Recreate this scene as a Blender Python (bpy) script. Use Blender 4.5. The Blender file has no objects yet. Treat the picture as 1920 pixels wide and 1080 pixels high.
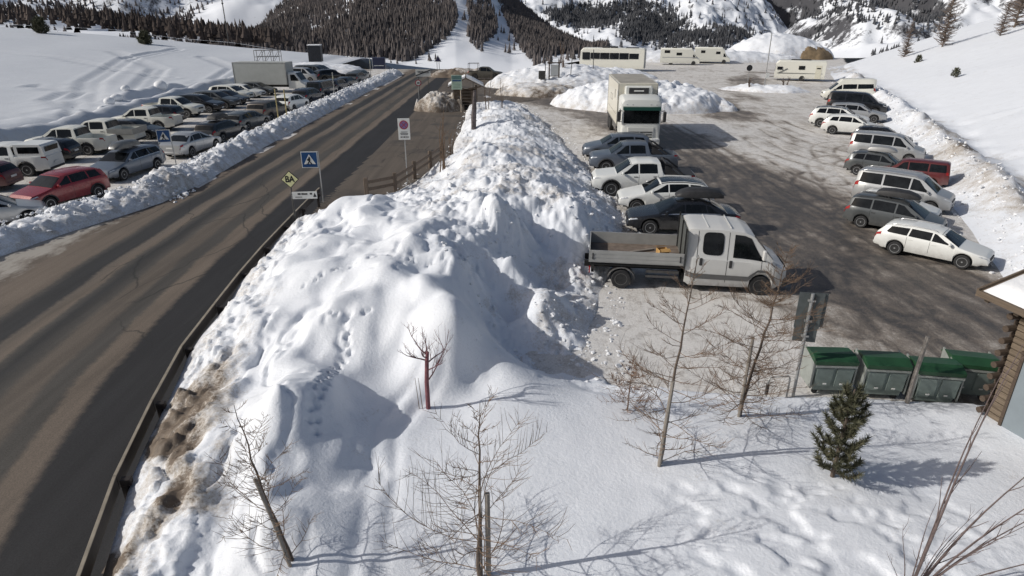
import bpy, math, random
import numpy as np
from mathutils import Vector, Matrix
R = math.radians
SC = bpy.context.scene
COL = SC.collection

# ------------------------------------------------------------------ camera, sky, sun, exposure
CAM_H = 8.5
cd = bpy.data.cameras.new('camera')
cd.sensor_width = 36.0
cd.lens = 36.0 * 1208.0 / 1920.0
cd.clip_start = 0.1
cd.clip_end = 20000.0
cam = bpy.data.objects.new('camera', cd)
COL.objects.link(cam)
cam.location = (0, 0, CAM_H)
cam.rotation_euler = (R(90 - 22.9), 0, 0)
SC.camera = cam

SUN_EL = 32.0
SUN_DIR = Vector((-1.0, -0.16, 0)).normalized()        # horizontal direction towards the sun
world = bpy.data.worlds.new('World')
SC.world = world
world.use_nodes = True
wn = world.node_tree.nodes
bg = wn['Background']
sky = wn.new('ShaderNodeTexSky')
sky.sky_type = 'NISHITA'
sky.sun_disc = False
sky.sun_elevation = R(SUN_EL)
sky.sun_rotation = math.atan2(SUN_DIR.x, SUN_DIR.y)
sky.altitude = 0
sky.dust_density = 3.0
sky.ozone_density = 1.0
world.node_tree.links.new(sky.outputs['Color'], bg.inputs['Color'])
bg.inputs['Strength'].default_value = 0.075
sl = bpy.data.lights.new('sun', 'SUN')
sl.energy = 3.5
sl.angle = R(0.5)
sl.color = (1.0, 0.965, 0.905)
sun = bpy.data.objects.new('sun', sl)
COL.objects.link(sun)
to_sun = Vector((SUN_DIR.x * math.cos(R(SUN_EL)), SUN_DIR.y * math.cos(R(SUN_EL)), math.sin(R(SUN_EL))))
sun.rotation_euler = (-to_sun).to_track_quat('-Z', 'Y').to_euler()
SC.view_settings.view_transform = 'Standard'
SC.view_settings.look = 'None'
SC.view_settings.gamma = 1.0
SC.view_settings.exposure = -0.10
SC.render.engine = 'CYCLES'
SC.cycles.max_bounces = 5
SC.cycles.diffuse_bounces = 3
SC.cycles.glossy_bounces = 2
SC.cycles.transmission_bounces = 3
SC.cycles.caustics_reflective = False
SC.cycles.caustics_refractive = False

# ------------------------------------------------------------------ noise
def _hash(ix, iy, seed):
    n = (ix.astype(np.int64) * 374761393 + iy.astype(np.int64) * 668265263 + seed * 1442695041) & 0xffffffff
    n = ((n ^ (n >> 13)) * 1274126177) & 0xffffffff
    n = n ^ (n >> 16)
    return (n & 0xffffff) / float(0xffffff)
def vn(x, y, seed=0):
    x = np.asarray(x, float); y = np.asarray(y, float)
    ix = np.floor(x); iy = np.floor(y)
    fx = x - ix; fy = y - iy
    fx = fx * fx * fx * (fx * (fx * 6 - 15) + 10); fy = fy * fy * fy * (fy * (fy * 6 - 15) + 10)
    ix = ix.astype(np.int64); iy = iy.astype(np.int64)
    a = _hash(ix, iy, seed); b = _hash(ix + 1, iy, seed); c = _hash(ix, iy + 1, seed); d = _hash(ix + 1, iy + 1, seed)
    return (a * (1 - fx) + b * fx) * (1 - fy) + (c * (1 - fx) + d * fx) * fy * 1.0
def fbm(x, y, octv=4, seed=0, gain=0.5):
    s = 0.0; a = 1.0; t = 0.0
    for o in range(octv):
        ca, sa = math.cos(o * 1.3), math.sin(o * 1.3)
        s = s + a * vn((x * ca - y * sa) * 2 ** o + o * 17.3, (x * sa + y * ca) * 2 ** o - o * 9.1, seed + o * 31)
        t += a; a *= gain
    return s / t
def billow(x, y, octv=4, seed=0, gain=0.5):
    s = 0.0; a = 1.0; t = 0.0
    for o in range(octv):
        s = s + a * np.abs(2 * vn(x * 2 ** o + o * 7.7, y * 2 ** o + o * 3.1, seed + o * 57) - 1)
        t += a; a *= gain
    return s / t
def worley(x, y, seed=0):
    """broken blocks: per-cell random value and distance to the nearest cell edge"""
    ix = np.floor(x).astype(np.int64); iy = np.floor(y).astype(np.int64)
    d1 = np.full(x.shape, 9.0); d2 = np.full(x.shape, 9.0); val = np.zeros(x.shape)
    for ox in (-1, 0, 1):
        for oy in (-1, 0, 1):
            cx = ix + ox; cy = iy + oy
            d = np.hypot(cx + _hash(cx, cy, seed) - x, cy + _hash(cx, cy, seed + 1) - y)
            v = _hash(cx, cy, seed + 2)
            near = d < d1
            d2 = np.where(near, d1, np.minimum(d2, d)); val = np.where(near, v, val); d1 = np.where(near, d, d1)
    return val, d2 - d1
def sstep(a, b, x):
    t = np.clip((np.asarray(x, float) - a) / (b - a), 0, 1)
    return t * t * (3 - 2 * t)

# ------------------------------------------------------------------ materials
MATS = {}
def newmat(name):
    m = bpy.data.materials.new(name)
    m.use_nodes = True
    return m, m.node_tree.nodes, m.node_tree.links, m.node_tree.nodes['Principled BSDF']
def node(nt, typ, **kw):
    n = nt.nodes.new(typ)
    for k, v in kw.items():
        setattr(n, k, v)
    return n
def noise_node(nt, scale, detail=4, rough=0.55, coord='Object', scl=None, rotz=0):
    tc = nt.nodes.new('ShaderNodeTexCoord')
    mp = nt.nodes.new('ShaderNodeMapping')
    nt.links.new(tc.outputs[coord], mp.inputs['Vector'])
    if scl: mp.inputs['Scale'].default_value = scl
    mp.inputs['Rotation'].default_value[2] = rotz
    n = nt.nodes.new('ShaderNodeTexNoise')
    n.inputs['Scale'].default_value = scale
    n.inputs['Detail'].default_value = detail
    n.inputs['Roughness'].default_value = rough
    nt.links.new(mp.outputs['Vector'], n.inputs['Vector'])
    return n.outputs['Fac']
def ramp(nt, fac, stops, interp='LINEAR'):
    r = nt.nodes.new('ShaderNodeValToRGB')
    r.color_ramp.interpolation = interp
    els = r.color_ramp.elements
    while len(els) < len(stops): els.new(0.5)
    for e, (p, c) in zip(els, stops):
        e.position = p
        e.color = (c, c, c, 1) if isinstance(c, (int, float)) else (*c, 1)
    nt.links.new(fac, r.inputs['Fac'])
    return r.outputs['Color']
def mixc(nt, fac, a, b, blend='MIX'):
    m = nt.nodes.new('ShaderNodeMix')
    m.data_type = 'RGBA'; m.blend_type = blend
    def put(sock, v):
        if hasattr(v, 'is_linked') or hasattr(v, 'links'): nt.links.new(v, sock)
        elif isinstance(v, (int, float)): sock.default_value = v
        else: sock.default_value = (*v, 1)
    put(m.inputs[0], fac); put(m.inputs[6], a); put(m.inputs[7], b)
    return m.outputs[2]
def math_node(nt, op, a, b=None, c=None, clamp=False):
    m = nt.nodes.new('ShaderNodeMath'); m.operation = op; m.use_clamp = clamp
    for i, v in enumerate((a, b, c)):
        if v is None: continue
        if isinstance(v, (int, float)): m.inputs[i].default_value = v
        else: nt.links.new(v, m.inputs[i])
    return m.outputs[0]
def bump(nt, bsdf, height, strength=0.3, dist=0.02):
    b = nt.nodes.new('ShaderNodeBump')
    b.inputs['Strength'].default_value = strength
    b.inputs['Distance'].default_value = dist
    nt.links.new(height, b.inputs['Height'])
    nt.links.new(b.outputs['Normal'], bsdf.inputs['Normal'])
def attr(nt, name):
    a = nt.nodes.new('ShaderNodeAttribute'); a.attribute_name = name
    return a.outputs['Fac']

def plain(name, col, rough=0.6, metal=0.0, var=0.12, scale=6.0, bumps=0.0, coord='Object'):
    """plain material with a little mottled wear"""
    if name in MATS: return MATS[name]
    m, N, L, b = newmat(name)
    nt = m.node_tree
    f = noise_node(nt, scale, 5, coord=coord)
    lo = tuple(c * (1 - var) for c in col); hi = tuple(min(1, c * (1 + var)) for c in col)
    L.new(ramp(nt, f, [(0.3, lo), (0.7, hi)]), b.inputs['Base Color'])
    b.inputs['Roughness'].default_value = rough
    b.inputs['Metallic'].default_value = metal
    if bumps: bump(nt, b, noise_node(nt, scale * 6, 3), bumps, 0.01)
    MATS[name] = m
    return m

def paint(name, col, metal=0.0, rough=0.28, grime=0.55):
    """car paint with road salt and dust on the lower body"""
    key = 'paint_' + name
    if key in MATS: return MATS[key]
    m, N, L, b = newmat(key)
    nt = m.node_tree
    tc = nt.nodes.new('ShaderNodeTexCoord')
    sp = nt.nodes.new('ShaderNodeSeparateXYZ')
    L.new(tc.outputs['Object'], sp.inputs[0])
    low = ramp(nt, sp.outputs['Z'], [(0.25, 1.0), (0.95, 0.12)])
    nz = ramp(nt, noise_node(nt, 5.0, 6), [(0.3, 0.25), (0.75, 1.0)])
    k = math_node(nt, 'MULTIPLY', low, nz)
    k = math_node(nt, 'MULTIPLY', k, grime, clamp=True)
    L.new(mixc(nt, k, col, (0.30, 0.285, 0.265)), b.inputs['Base Color'])
    rr = math_node(nt, 'MULTIPLY_ADD', k, 0.5, rough, clamp=True)
    L.new(rr, b.inputs['Roughness'])
    b.inputs['Metallic'].default_value = metal
    b.inputs['Coat Weight'].default_value = 0.35
    b.inputs['Coat Roughness'].default_value = 0.12
    MATS[key] = m
    return m

def glass_mat():
    if 'glass' in MATS: return MATS['glass']
    m, N, L, b = newmat('car_glass')
    b.inputs['Base Color'].default_value = (0.012, 0.014, 0.018, 1)
    b.inputs['Roughness'].default_value = 0.08
    b.inputs['Specular IOR Level'].default_value = 0.3
    nt = m.node_tree
    L.new(ramp(nt, noise_node(nt, 3.0, 3), [(0.35, (0.004, 0.005, 0.006)), (0.7, (0.012, 0.014, 0.016))]), b.inputs['Base Color'])
    MATS['glass'] = m
    return m

def wood(name, a, b_, scale=4.0, rough=0.8, axis='x'):
    if name in MATS: return MATS[name]
    m, N, L, b = newmat(name)
    nt = m.node_tree
    s = {'x': (0.6, 9, 9), 'y': (9, 0.6, 9), 'z': (9, 9, 0.6)}[axis]
    f = noise_node(nt, scale, 6, 0.65, scl=s)
    L.new(ramp(nt, f, [(0.28, a), (0.72, b_)]), b.inputs['Base Color'])
    b.inputs['Roughness'].default_value = rough
    bump(nt, b, f, 0.4, 0.01)
    MATS[name] = m
    return m

# ------------------------------------------------------------------ mesh building
class MB:
    def __init__(s):
        s.v = []; s.f = []; s.mi = []
    def add(s, vs, fs, mi=0):
        o = len(s.v)
        s.v += [tuple(p) for p in vs]
        for f in fs:
            s.f.append(tuple(i + o for i in f)); s.mi.append(mi)
    def box(s, c, d, rz=0.0, rx=0.0, ry=0.0, mi=0, bev=0.0):
        hx, hy, hz = d[0] / 2, d[1] / 2, d[2] / 2
        if bev > 0:
            e = bev
            vs = []
            for z, i in ((-hz, e), (-hz + e, 0), (hz - e, 0), (hz, e)):
                x, y = hx - i, hy - i
                k = e if i == 0 else e * 0.6
                vs += [(x - k, -y, z), (x, -y + k, z), (x, y - k, z), (x - k, y, z), (-x + k, y, z), (-x, y - k, z), (-x, -y + k, z), (-x + k, -y, z)]
            fs = [tuple(range(7, -1, -1)), tuple(range(24, 32))]
            for r_ in range(3):
                for i in range(8):
                    j = (i + 1) % 8
                    fs.append((r_ * 8 + i, r_ * 8 + j, r_ * 8 + 8 + j, r_ * 8 + 8 + i))
        else:
            vs = [(x, y, z) for z in (-hz, hz) for x, y in ((-hx, -hy), (hx, -hy), (hx, hy), (-hx, hy))]
            fs = [(3, 2, 1, 0), (4, 5, 6, 7), (0, 1, 5, 4), (1, 2, 6, 5), (2, 3, 7, 6), (3, 0, 4, 7)]
        if rz or rx or ry:
            m = Matrix.Rotation(rz, 3, 'Z') @ Matrix.Rotation(ry, 3, 'Y') @ Matrix.Rotation(rx, 3, 'X')
            vs = [m @ Vector(p) for p in vs]
        s.add([(p[0] + c[0], p[1] + c[1], p[2] + c[2]) for p in vs], fs, mi)
        return s
    def tube(s, pts, rad, n=6, cap=True, mi=0):
        pts = [Vector(p) for p in pts]
        if isinstance(rad, (int, float)): rad = [rad] * len(pts)
        rings = []
        ref = None
        for i, p in enumerate(pts):
            t = (pts[min(i + 1, len(pts) - 1)] - pts[max(i - 1, 0)])
            if t.length < 1e-9: t = Vector((0, 0, 1))
            t.normalize()
            if ref is None:
                ref = Vector((0, 0, 1)) if abs(t.z) < 0.9 else Vector((1, 0, 0))
            a = t.cross(ref)
            if a.length < 1e-4:
                ref = Vector((0, 1, 0)); a = t.cross(ref)
            a.normalize(); b = t.cross(a).normalized()
            rings.append([p + (a * math.cos(k * 2 * math.pi / n) + b * math.sin(k * 2 * math.pi / n)) * rad[i] for k in range(n)])
        vs = [q for r_ in rings for q in r_]
        fs = []
        for i in range(len(pts) - 1):
            for k in range(n):
                j = (k + 1) % n
                fs.append((i * n + k, i * n + j, (i + 1) * n + j, (i + 1) * n + k))
        if cap:
            fs.append(tuple(range(n - 1, -1, -1))); o = (len(pts) - 1) * n
            fs.append(tuple(range(o, o + n)))
        s.add(vs, fs, mi)
        return s
    def lathe(s, prof, n=16, axis='y', c=(0, 0, 0), mi=0):
        """prof: list of (radius, along axis)"""
        vs = []
        for r_, h in prof:
            for k in range(n):
                a = 2 * math.pi * k / n
                p = (r_ * math.cos(a), h, r_ * math.sin(a)) if axis == 'y' else (r_ * math.cos(a), r_ * math.sin(a), h)
                vs.append((p[0] + c[0], p[1] + c[1], p[2] + c[2]))
        fs = []
        for i in range(len(prof) - 1):
            for k in range(n):
                j = (k + 1) % n
                fs.append((i * n + k, (i + 1) * n + k, (i + 1) * n + j, i * n + j))
        fs.append(tuple(range(n))); o = (len(prof) - 1) * n
        fs.append(tuple(range(o + n - 1, o - 1, -1)))
        s.add(vs, fs, mi)
        return s
    def prism(s, poly, h0, h1, plane='xz', mi=0):
        """extrude a closed 2D outline between h0 and h1 along the third axis"""
        n = len(poly)
        mk = {'xz': lambda a, b, h: (a, h, b), 'xy': lambda a, b, h: (a, b, h), 'yz': lambda a, b, h: (h, a, b)}[plane]
        vs = [mk(a, b, h0) for a, b in poly] + [mk(a, b, h1) for a, b in poly]
        fs = [tuple(range(n)), tuple(range(2 * n - 1, n - 1, -1))]
        for i in range(n):
            j = (i + 1) % n
            fs.append((i, i + n, j + n, j))
        s.add(vs, fs, mi)
        return s
    def build(s, name, mat, parent=None, smooth=False, angle=35, loc=None):
        me = bpy.data.meshes.new(name)
        me.from_pydata(s.v, [], s.f)
        mats = mat if isinstance(mat, (list, tuple)) else [mat]
        for m in mats: me.materials.append(m)
        if len(mats) > 1: me.polygons.foreach_set('material_index', s.mi)
        if smooth:
            me.polygons.foreach_set('use_smooth', [True] * len(me.polygons))
            me.set_sharp_from_angle(angle=R(angle))
        me.update()
        o = bpy.data.objects.new(name, me)
        COL.objects.link(o)
        if parent: o.parent = parent
        if loc: o.location = loc
        return o

def tag(o, label, cat, group=None):
    o['label'] = label; o['category'] = cat
    if group: o['group'] = group
    return o
def thing(name, label, cat, loc=(0, 0, 0), rz=0.0, group=None, scale=1.0):
    o = bpy.data.objects.new(name, None)
    COL.objects.link(o)
    o.empty_display_size = 0.2
    o.location = loc; o.rotation_euler = (0, 0, rz)
    o.scale = (scale, scale, scale)
    return tag(o, label, cat, group)

def grid_mesh(name, X, Y, Z, mat, mask=None, attrs=None, smooth=True, kind='structure'):
    """X, Y, Z: 2-D arrays; mask: cells to keep"""
    nr, nc = X.shape
    idx = np.arange(nr * nc).reshape(nr, nc)
    q = np.stack([idx[:-1, :-1], idx[:-1, 1:], idx[1:, 1:], idx[1:, :-1]], -1).reshape(-1, 4)
    if mask is not None: q = q[mask.reshape(-1)]
    used = np.zeros(nr * nc, bool); used[q.ravel()] = True
    new = np.cumsum(used) - 1
    q = new[q]
    co = np.stack([X, Y, Z], -1).reshape(-1, 3)[used]
    me = bpy.data.meshes.new(name)
    me.vertices.add(len(co)); me.vertices.foreach_set('co', co.astype(np.float32).ravel())
    me.loops.add(q.size); me.loops.foreach_set('vertex_index', q.astype(np.int32).ravel())
    me.polygons.add(len(q))
    me.polygons.foreach_set('loop_start', np.arange(0, q.size, 4, dtype=np.int32))
    me.polygons.foreach_set('use_smooth', np.full(len(q), smooth))
    me.update(calc_edges=True)
    for k, a in (attrs or {}).items():
        at = me.attributes.new(k, 'FLOAT', 'POINT')
        at.data.foreach_set('value', a.reshape(-1)[used].astype(np.float32))
    me.materials.append(mat)
    o = bpy.data.objects.new(name, me)
    COL.objects.link(o)
    if kind: o['kind'] = kind
    return o
def tri_mesh(name, co, tris, mat, smooth=False, parent=None):
    me = bpy.data.meshes.new(name)
    me.vertices.add(len(co)); me.vertices.foreach_set('co', np.asarray(co, np.float32).ravel())
    tris = np.asarray(tris, np.int32)
    me.loops.add(tris.size); me.loops.foreach_set('vertex_index', tris.ravel())
    me.polygons.add(len(tris)); me.polygons.foreach_set('loop_start', np.arange(0, tris.size, 3, dtype=np.int32))
    me.polygons.foreach_set('use_smooth', np.full(len(tris), smooth))
    me.update(calc_edges=True)
    me.materials.append(mat)
    o = bpy.data.objects.new(name, me); COL.objects.link(o)
    if parent: o.parent = parent
    return o

# ------------------------------------------------------------------ ground materials
def snow_material(name, dirt_col=(0.16, 0.125, 0.095), base=(0.80, 0.825, 0.87), fine=14.0, bstr=0.35, grime=True):
    m, N, L, b = newmat(name)
    nt = m.node_tree
    n1 = noise_node(nt, 0.7, 6)
    c = ramp(nt, n1, [(0.3, tuple(x * 0.95 for x in base)), (0.7, base)])
    if grime:
        d = attr(nt, 'dirt')
        n2 = noise_node(nt, 1.6, 8, 0.68)
        n3 = noise_node(nt, 17.0, 6, 0.72)
        k = math_node(nt, 'ADD', math_node(nt, 'MULTIPLY', n2, 0.55), math_node(nt, 'MULTIPLY', n3, 0.45))
        k = math_node(nt, 'SUBTRACT', k, 0.5)
        k = math_node(nt, 'MULTIPLY_ADD', k, 2.2, d)
        f1 = ramp(nt, k, [(0.18, 0.0), (0.62, 1.0)])
        f2 = ramp(nt, k, [(0.60, 0.0), (0.80, 1.0)])
        c = mixc(nt, f1, c, (0.46, 0.42, 0.375))
        c = mixc(nt, f2, c, dirt_col)
    L.new(c, b.inputs['Base Color'])
    b.inputs['Roughness'].default_value = 0.55
    b.inputs['Specular IOR Level'].default_value = 0.25
    h = math_node(nt, 'ADD', noise_node(nt, fine, 6, 0.6), math_node(nt, 'MULTIPLY', noise_node(nt, fine * 6, 2), 0.3))
    bump(nt, b, h, bstr, 0.05)
    return m
M_SNOW = snow_material('snow')
M_FIELD = snow_material('field_snow', fine=2.0, bstr=0.35)
M_FIELD_SHADE = snow_material('shaded_field_snow', fine=1.2, bstr=0.5, base=(0.64, 0.665, 0.705))  # base darkened to paint in the left slope's shade, turned from the sun

# ------------------------------------------------------------------ plan of the place (metres, x right, y along the road)
RAIL = np.array([(-5.2, 2.0), (-5.9, 5.0), (-6.5, 7.2), (-7.4, 9.9), (-8.4, 14.2), (-8.93, 19.2), (-9.2, 23.0), (-9.4, 28.7), (-9.45, 31.0)])
def rail_x(y): return np.interp(y, RAIL[:, 1], RAIL[:, 0])
BANK_L = np.array([(-4.92, 2.0), (-6.25, 7.2), (-7.18, 9.9), (-8.18, 14.2), (-8.72, 19.2), (-8.98, 23.0), (-9.15, 28.0), (-8.6, 30.2), (-6.4, 32.6), (-5.3, 36.7), (-4.1, 42.9), (-4.2, 51.0), (-4.3, 58.0), (-4.4, 66.0), (-3.4, 78.0)])
BANK_R = np.array([(16.5, 2.0), (16.5, 12.4), (9.0, 12.75), (6.0, 13.1), (2.3, 13.7), (2.2, 16.9), (3.5, 22.0), (4.9, 27.0), (5.2, 31.0), (4.6, 39.6), (3.35, 51.0), (0.3, 70.0), (-3.0, 78.0)])
def bank_l(y): return np.interp(y, BANK_L[:, 1], BANK_L[:, 0])
def bank_r(y): return np.interp(y, BANK_R[:, 1], BANK_R[:, 0])
ROAD_L = -17.2
FOOT = np.array([(11.0, 5.0), (14.5, 14.0), (18.3, 22.0), (23.6, 34.0), (28.5, 46.0), (34.5, 62.0), (42.5, 85.0), (50.0, 105.0), (62.0, 135.0), (90.0, 200.0)])
def foot_x(y): return np.interp(y, FOOT[:, 1], FOOT[:, 0])

CTRL = np.array([(-6.32, 8.31, 0.55), (-5.46, 8.1, 0.75), (-4.56, 7.89, 0.95), (-6.81, 10.24, 0.7), (-5.43, 9.54, 1.0), (-7.77, 14.33, 0.85), (-6.13, 12.05, 1.15), (-8.25, 19.32, 0.9), (-8.29, 24.03, 1.05), (-4.24, 8.28, 1.25), (-4.37, 10.65, 1.4), (-3.81, 10.31, 0.9), (-4.97, 10.26, 1.3), (-5.41, 12.39, 1.35), (-6.75, 13.94, 1.2), (-5.22, 14.21, 1.65), (-4.7, 15.27, 1.75), (-5.77, 18.21, 1.85), (-4.61, 19.66, 2.05), (-6.67, 24.61, 2.0), (-4.7, 22.94, 2.0), (-6.69, 17.97, 1.6), (-3.51, 13.47, 1.45), (-2.86, 13.16, 1.05), (-3.7, 12.05, 1.15), (-2.3, 8.25, 0.6), (-2.7, 10.31, 0.65), (-0.56, 8.88, 0.6), (0.94, 10.37, 0.6), (-0.68, 11.58, 0.65), (2.53, 10.44, 0.55), (3.01, 8.25, 0.6), (5.08, 11.72, 0.42), (5.97, 11.1, 0.45), (5.96, 8.88, 0.6), (7.98, 9.05, 0.45), (7.49, 11.89, 0.3), (8.95, 11.38, 0.25), (8.99, 9.83, 0.4), (2.37, 12.89, 0.35), (4.15, 12.55, 0.35), (-2.45, 14.25, 2.2), (-3.3, 16.93, 2.0), (-2.38, 16.82, 2.2), (-1.65, 17.06, 2.35), (-1.45, 14.44, 2.4), (-1.32, 13.27, 2.1), (-1.08, 13.11, 1.5), (-1.9, 12.31, 0.72), (-1.32, 12.45, 0.7), (-2.32, 11.91, 0.7), (-0.71, 12.2, 0.65), (-0.74, 18.36, 1.1), (-0.56, 17.67, 0.6), (-0.62, 15.85, 0.45), (-0.28, 15.2, 0.3), (0.4, 17.32, 0.15), (0.55, 14.66, 0.2), (-0.99, 12.97, 0.95), (-0.06, 12.97, 0.85), (1.01, 13.22, 0.5), (1.47, 15.69, 0.12), (0.08, 18.92, 0.6), (0.62, 17.19, 0.9), (1.06, 16.49, 0.55), (-0.45, 20.76, 2.25), (-0.99, 18.83, 1.8), (0.0, 18.69, 1.5), (0.58, 22.25, 1.2), (1.48, 20.84, 0.5), (0.73, 20.82, 0.9), (2.13, 19.77, 0.15), (0.0, 21.69, 2.2), (2.53, 18.58, 0.1), (-1.42, 20.64, 2.1), (-1.67, 19.24, 2.1), (-3.27, 24.03, 1.9), (-1.24, 24.54, 2.4), (0.93, 27.64, 2.1), (2.04, 24.07, 2.1), (2.53, 22.58, 1.5), (3.51, 23.77, 0.7), (3.19, 31.66, 0.9), (-3.31, 30.29, 1.1), (-4.53, 26.64, 1.3), (-2.7, 36.34, 1.3), (-0.91, 36.86, 1.8), (1.27, 38.52, 1.5), (2.41, 36.33, 1.0), (-1.57, 48.71, 1.6), (0.0, 55.43, 1.3), (2.04, 50.14, 0.8), (-3.17, 36.32, 0.7), (-3.14, 48.24, 0.9), (-3.13, 65.14, 0.8)])
def bank_base(X, Y):
    """thin-plate surface through surveyed spot heights of the snow bank"""
    pts = [tuple(p) for p in CTRL]
    for y in (3, 7, 10, 14, 18, 22, 26, 30, 33, 37, 43, 51, 58, 66, 77):
        pts.append((bank_l(y) - 0.05, y, 0.45 if y < 29 else 0.0))
    for y in (14.4, 17, 20, 23, 26, 29, 32, 36, 40, 46, 52, 60, 70):
        pts.append((bank_r(y), y, 0.0))
    for x, y, z in ((4, 13.4, .15), (6, 13.2, .15), (8, 12.95, .30), (10, 12.75, .28), (14, 12.6, .1), (-2, 78, 0), (0, 4, .7), (-4, 4, .9), (4, 4, .7), (9, 4, .7), (14, 5, .6), (14, 9, .5), (15.5, 12, .3)):
        pts.append((x, y, z))
    P = np.array(pts)
    n = len(P)
    def phi(r2): return np.where(r2 > 1e-12, 0.5 * r2 * np.log(np.maximum(r2, 1e-12)), 0.0)
    D = (P[:, None, 0] - P[None, :, 0]) ** 2 + (P[:, None, 1] - P[None, :, 1]) ** 2
    A = np.zeros((n + 3, n + 3))
    A[:n, :n] = phi(D) + np.eye(n) * 0.02
    A[:n, n] = 1; A[:n, n + 1:] = P[:, :2]
    A[n, :n] = 1; A[n + 1:, :n] = P[:, :2].T
    w = np.linalg.solve(A, np.concatenate([P[:, 2], [0, 0, 0]]))
    Z = w[n] + w[n + 1] * X + w[n + 2] * Y
    for i in range(n):
        Z = Z + w[i] * phi((X - P[i, 0]) ** 2 + (Y - P[i, 1]) ** 2)
    return Z

def seg_dist(X, Y, pts):
    best = np.full(X.shape, 1e9)
    for (ax, ay), (bx, by) in zip(pts[:-1], pts[1:]):
        dx, dy = bx - ax, by - ay
        t = np.clip(((X - ax) * dx + (Y - ay) * dy) / (dx * dx + dy * dy), 0, 1)
        best = np.minimum(best, np.hypot(X - ax - t * dx, Y - ay - t * dy))
    return best

# rows get wider apart with distance
ys = [3.2]
while ys[-1] < 79.0: ys.append(ys[-1] + max(0.05, 0.0042 * ys[-1]))
ys = np.array(ys)
XS = np.linspace(-10.2, 16.4, 520)
BX, BY = np.meshgrid(XS, ys)
bz = bank_base(BX, BY)
edge = np.minimum(BX - bank_l(BY), bank_r(BY) - BX)
# where the snow was pushed up by ploughs it is rough, where it fell it is smooth
gn = 2.4 * (fbm(BX * 0.7, BY * 0.7, 3, 27) - 0.5)
garden = sstep(14.6, 12.8, BY + 0.5 * gn) * sstep(-4.2, -2.0, BX + gn)
rough = np.clip(sstep(-1.7, 0.0, BX + 0.30 * (BY - 14) + 1.2 * (fbm(BX * 0.5, BY * 0.5, 3, 19) - 0.5)) * (1 - garden), 0, 1)
rough = np.maximum(rough, sstep(30.0, 33.0, BY))
side = sstep(2.4, 0.3, BX - bank_l(BY)) * sstep(30, 27, BY)
wx = BX + 0.8 * fbm(BX * 0.6, BY * 0.6, 3, 5); wy = BY + 0.8 * fbm(BX * 0.6, BY * 0.6, 3, 9)
hum = fbm(wx * 0.55, wy * 0.42, 2, 3) - 0.5
smooth_l = 1.25 * (fbm(wx * 0.5, wy * 0.36, 2, 3) - 0.5) + 0.62 * (fbm(wx * 1.0, wy * 0.8, 2, 13) - 0.5)
open_snow = (1 - garden) * (1 - 0.55 * rough)
bz = bz + open_snow * smooth_l * sstep(0.1, 1.6, edge) * 0.85
bl = billow(wx * 1.3, wy * 1.1, 2, 71)
bz = bz - open_snow * (1 - rough) * sstep(0.2, 1.2, edge) * 0.14 * np.clip(0.32 - bl, 0, 1) / 0.32 * sstep(0.45, 0.6, fbm(BX * 0.4, BY * 0.4, 2, 72))
blocky = 0.33 + 0.55 * (billow(BX * 0.8 + 3, BY * 0.8, 3, 21, 0.5) - 0.33) + 1.0 * (fbm(BX * 1.1, BY * 1.1, 5, 23, 0.7) - 0.5)
fine = fbm(BX * 4.0, BY * 4.0, 4, 8, 0.6) - 0.5
bz = bz + rough * sstep(0.0, 0.6, edge) * ((0.40 - 0.20 * sstep(24, 36, BY)) * (blocky - 0.33) + 0.13 * fine)
v1, e1 = worley(BX * 2.1 + 0.5 * fbm(BX * 2, BY * 2, 2, 4), BY * 1.9, 101)
v2, e2 = worley(BX * 4.7, BY * 4.3 + 0.4 * fbm(BX * 3, BY * 3, 2, 6), 111)
lump = sstep(0.40, 0.62, fbm(BX * 0.55, BY * 0.5, 3, 121))
crust = sstep(0.50, 0.62, fbm(BX * 0.8, BY * 0.7, 3, 181)) * open_snow * (1 - rough) * sstep(0.3, 1.0, edge)
bz = bz + crust * 0.03 * (v1 - 0.4) * sstep(0, 0.25, e1) + 0.012 * fine * open_snow
chunky = rough * sstep(0.0, 0.5, edge) * (0.25 + 0.75 * lump)
bz = bz + rough * sstep(0.2, 1.2, edge) * 0.55 * (fbm(BX * 0.45, BY * 0.40, 3, 151) - 0.5)
chunky = chunky * (1 - 0.55 * sstep(24, 36, BY))
bz = bz + chunky * (0.26 * (v1 - 0.42) * sstep(0.0, 0.3, e1) + 0.10 * (v2 - 0.4) * sstep(0.0, 0.25, e2))
bz = bz + side * (0.22 * (v1 - 0.4) * sstep(0, 0.2, e1) + 0.12 * (v2 - 0.4) * sstep(0, 0.25, e2)) * sstep(0.1, 0.4, edge)
bz = bz + side * (0.35 * (billow(BX * 1.5, BY * 1.3, 4, 33, 0.6) - 0.35) + 0.1 * fine) * sstep(0, 0.25, edge)
bz = bz + garden * (0.10 * (fbm(BX * 0.5, BY * 0.5, 3, 44) - 0.5) + 0.012 * fine)
# trampled hollows in the near snow
hol = sstep(0.44, 0.70, fbm(BX * 1.9 + 4 + 0.6 * BY, BY * 3.0, 3, 61)) * sstep(2.2, 3.6, BX) * sstep(9.4, 6, BX) * sstep(10.4, 9.0, BY)
bz = bz - 0.07 * hol
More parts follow.
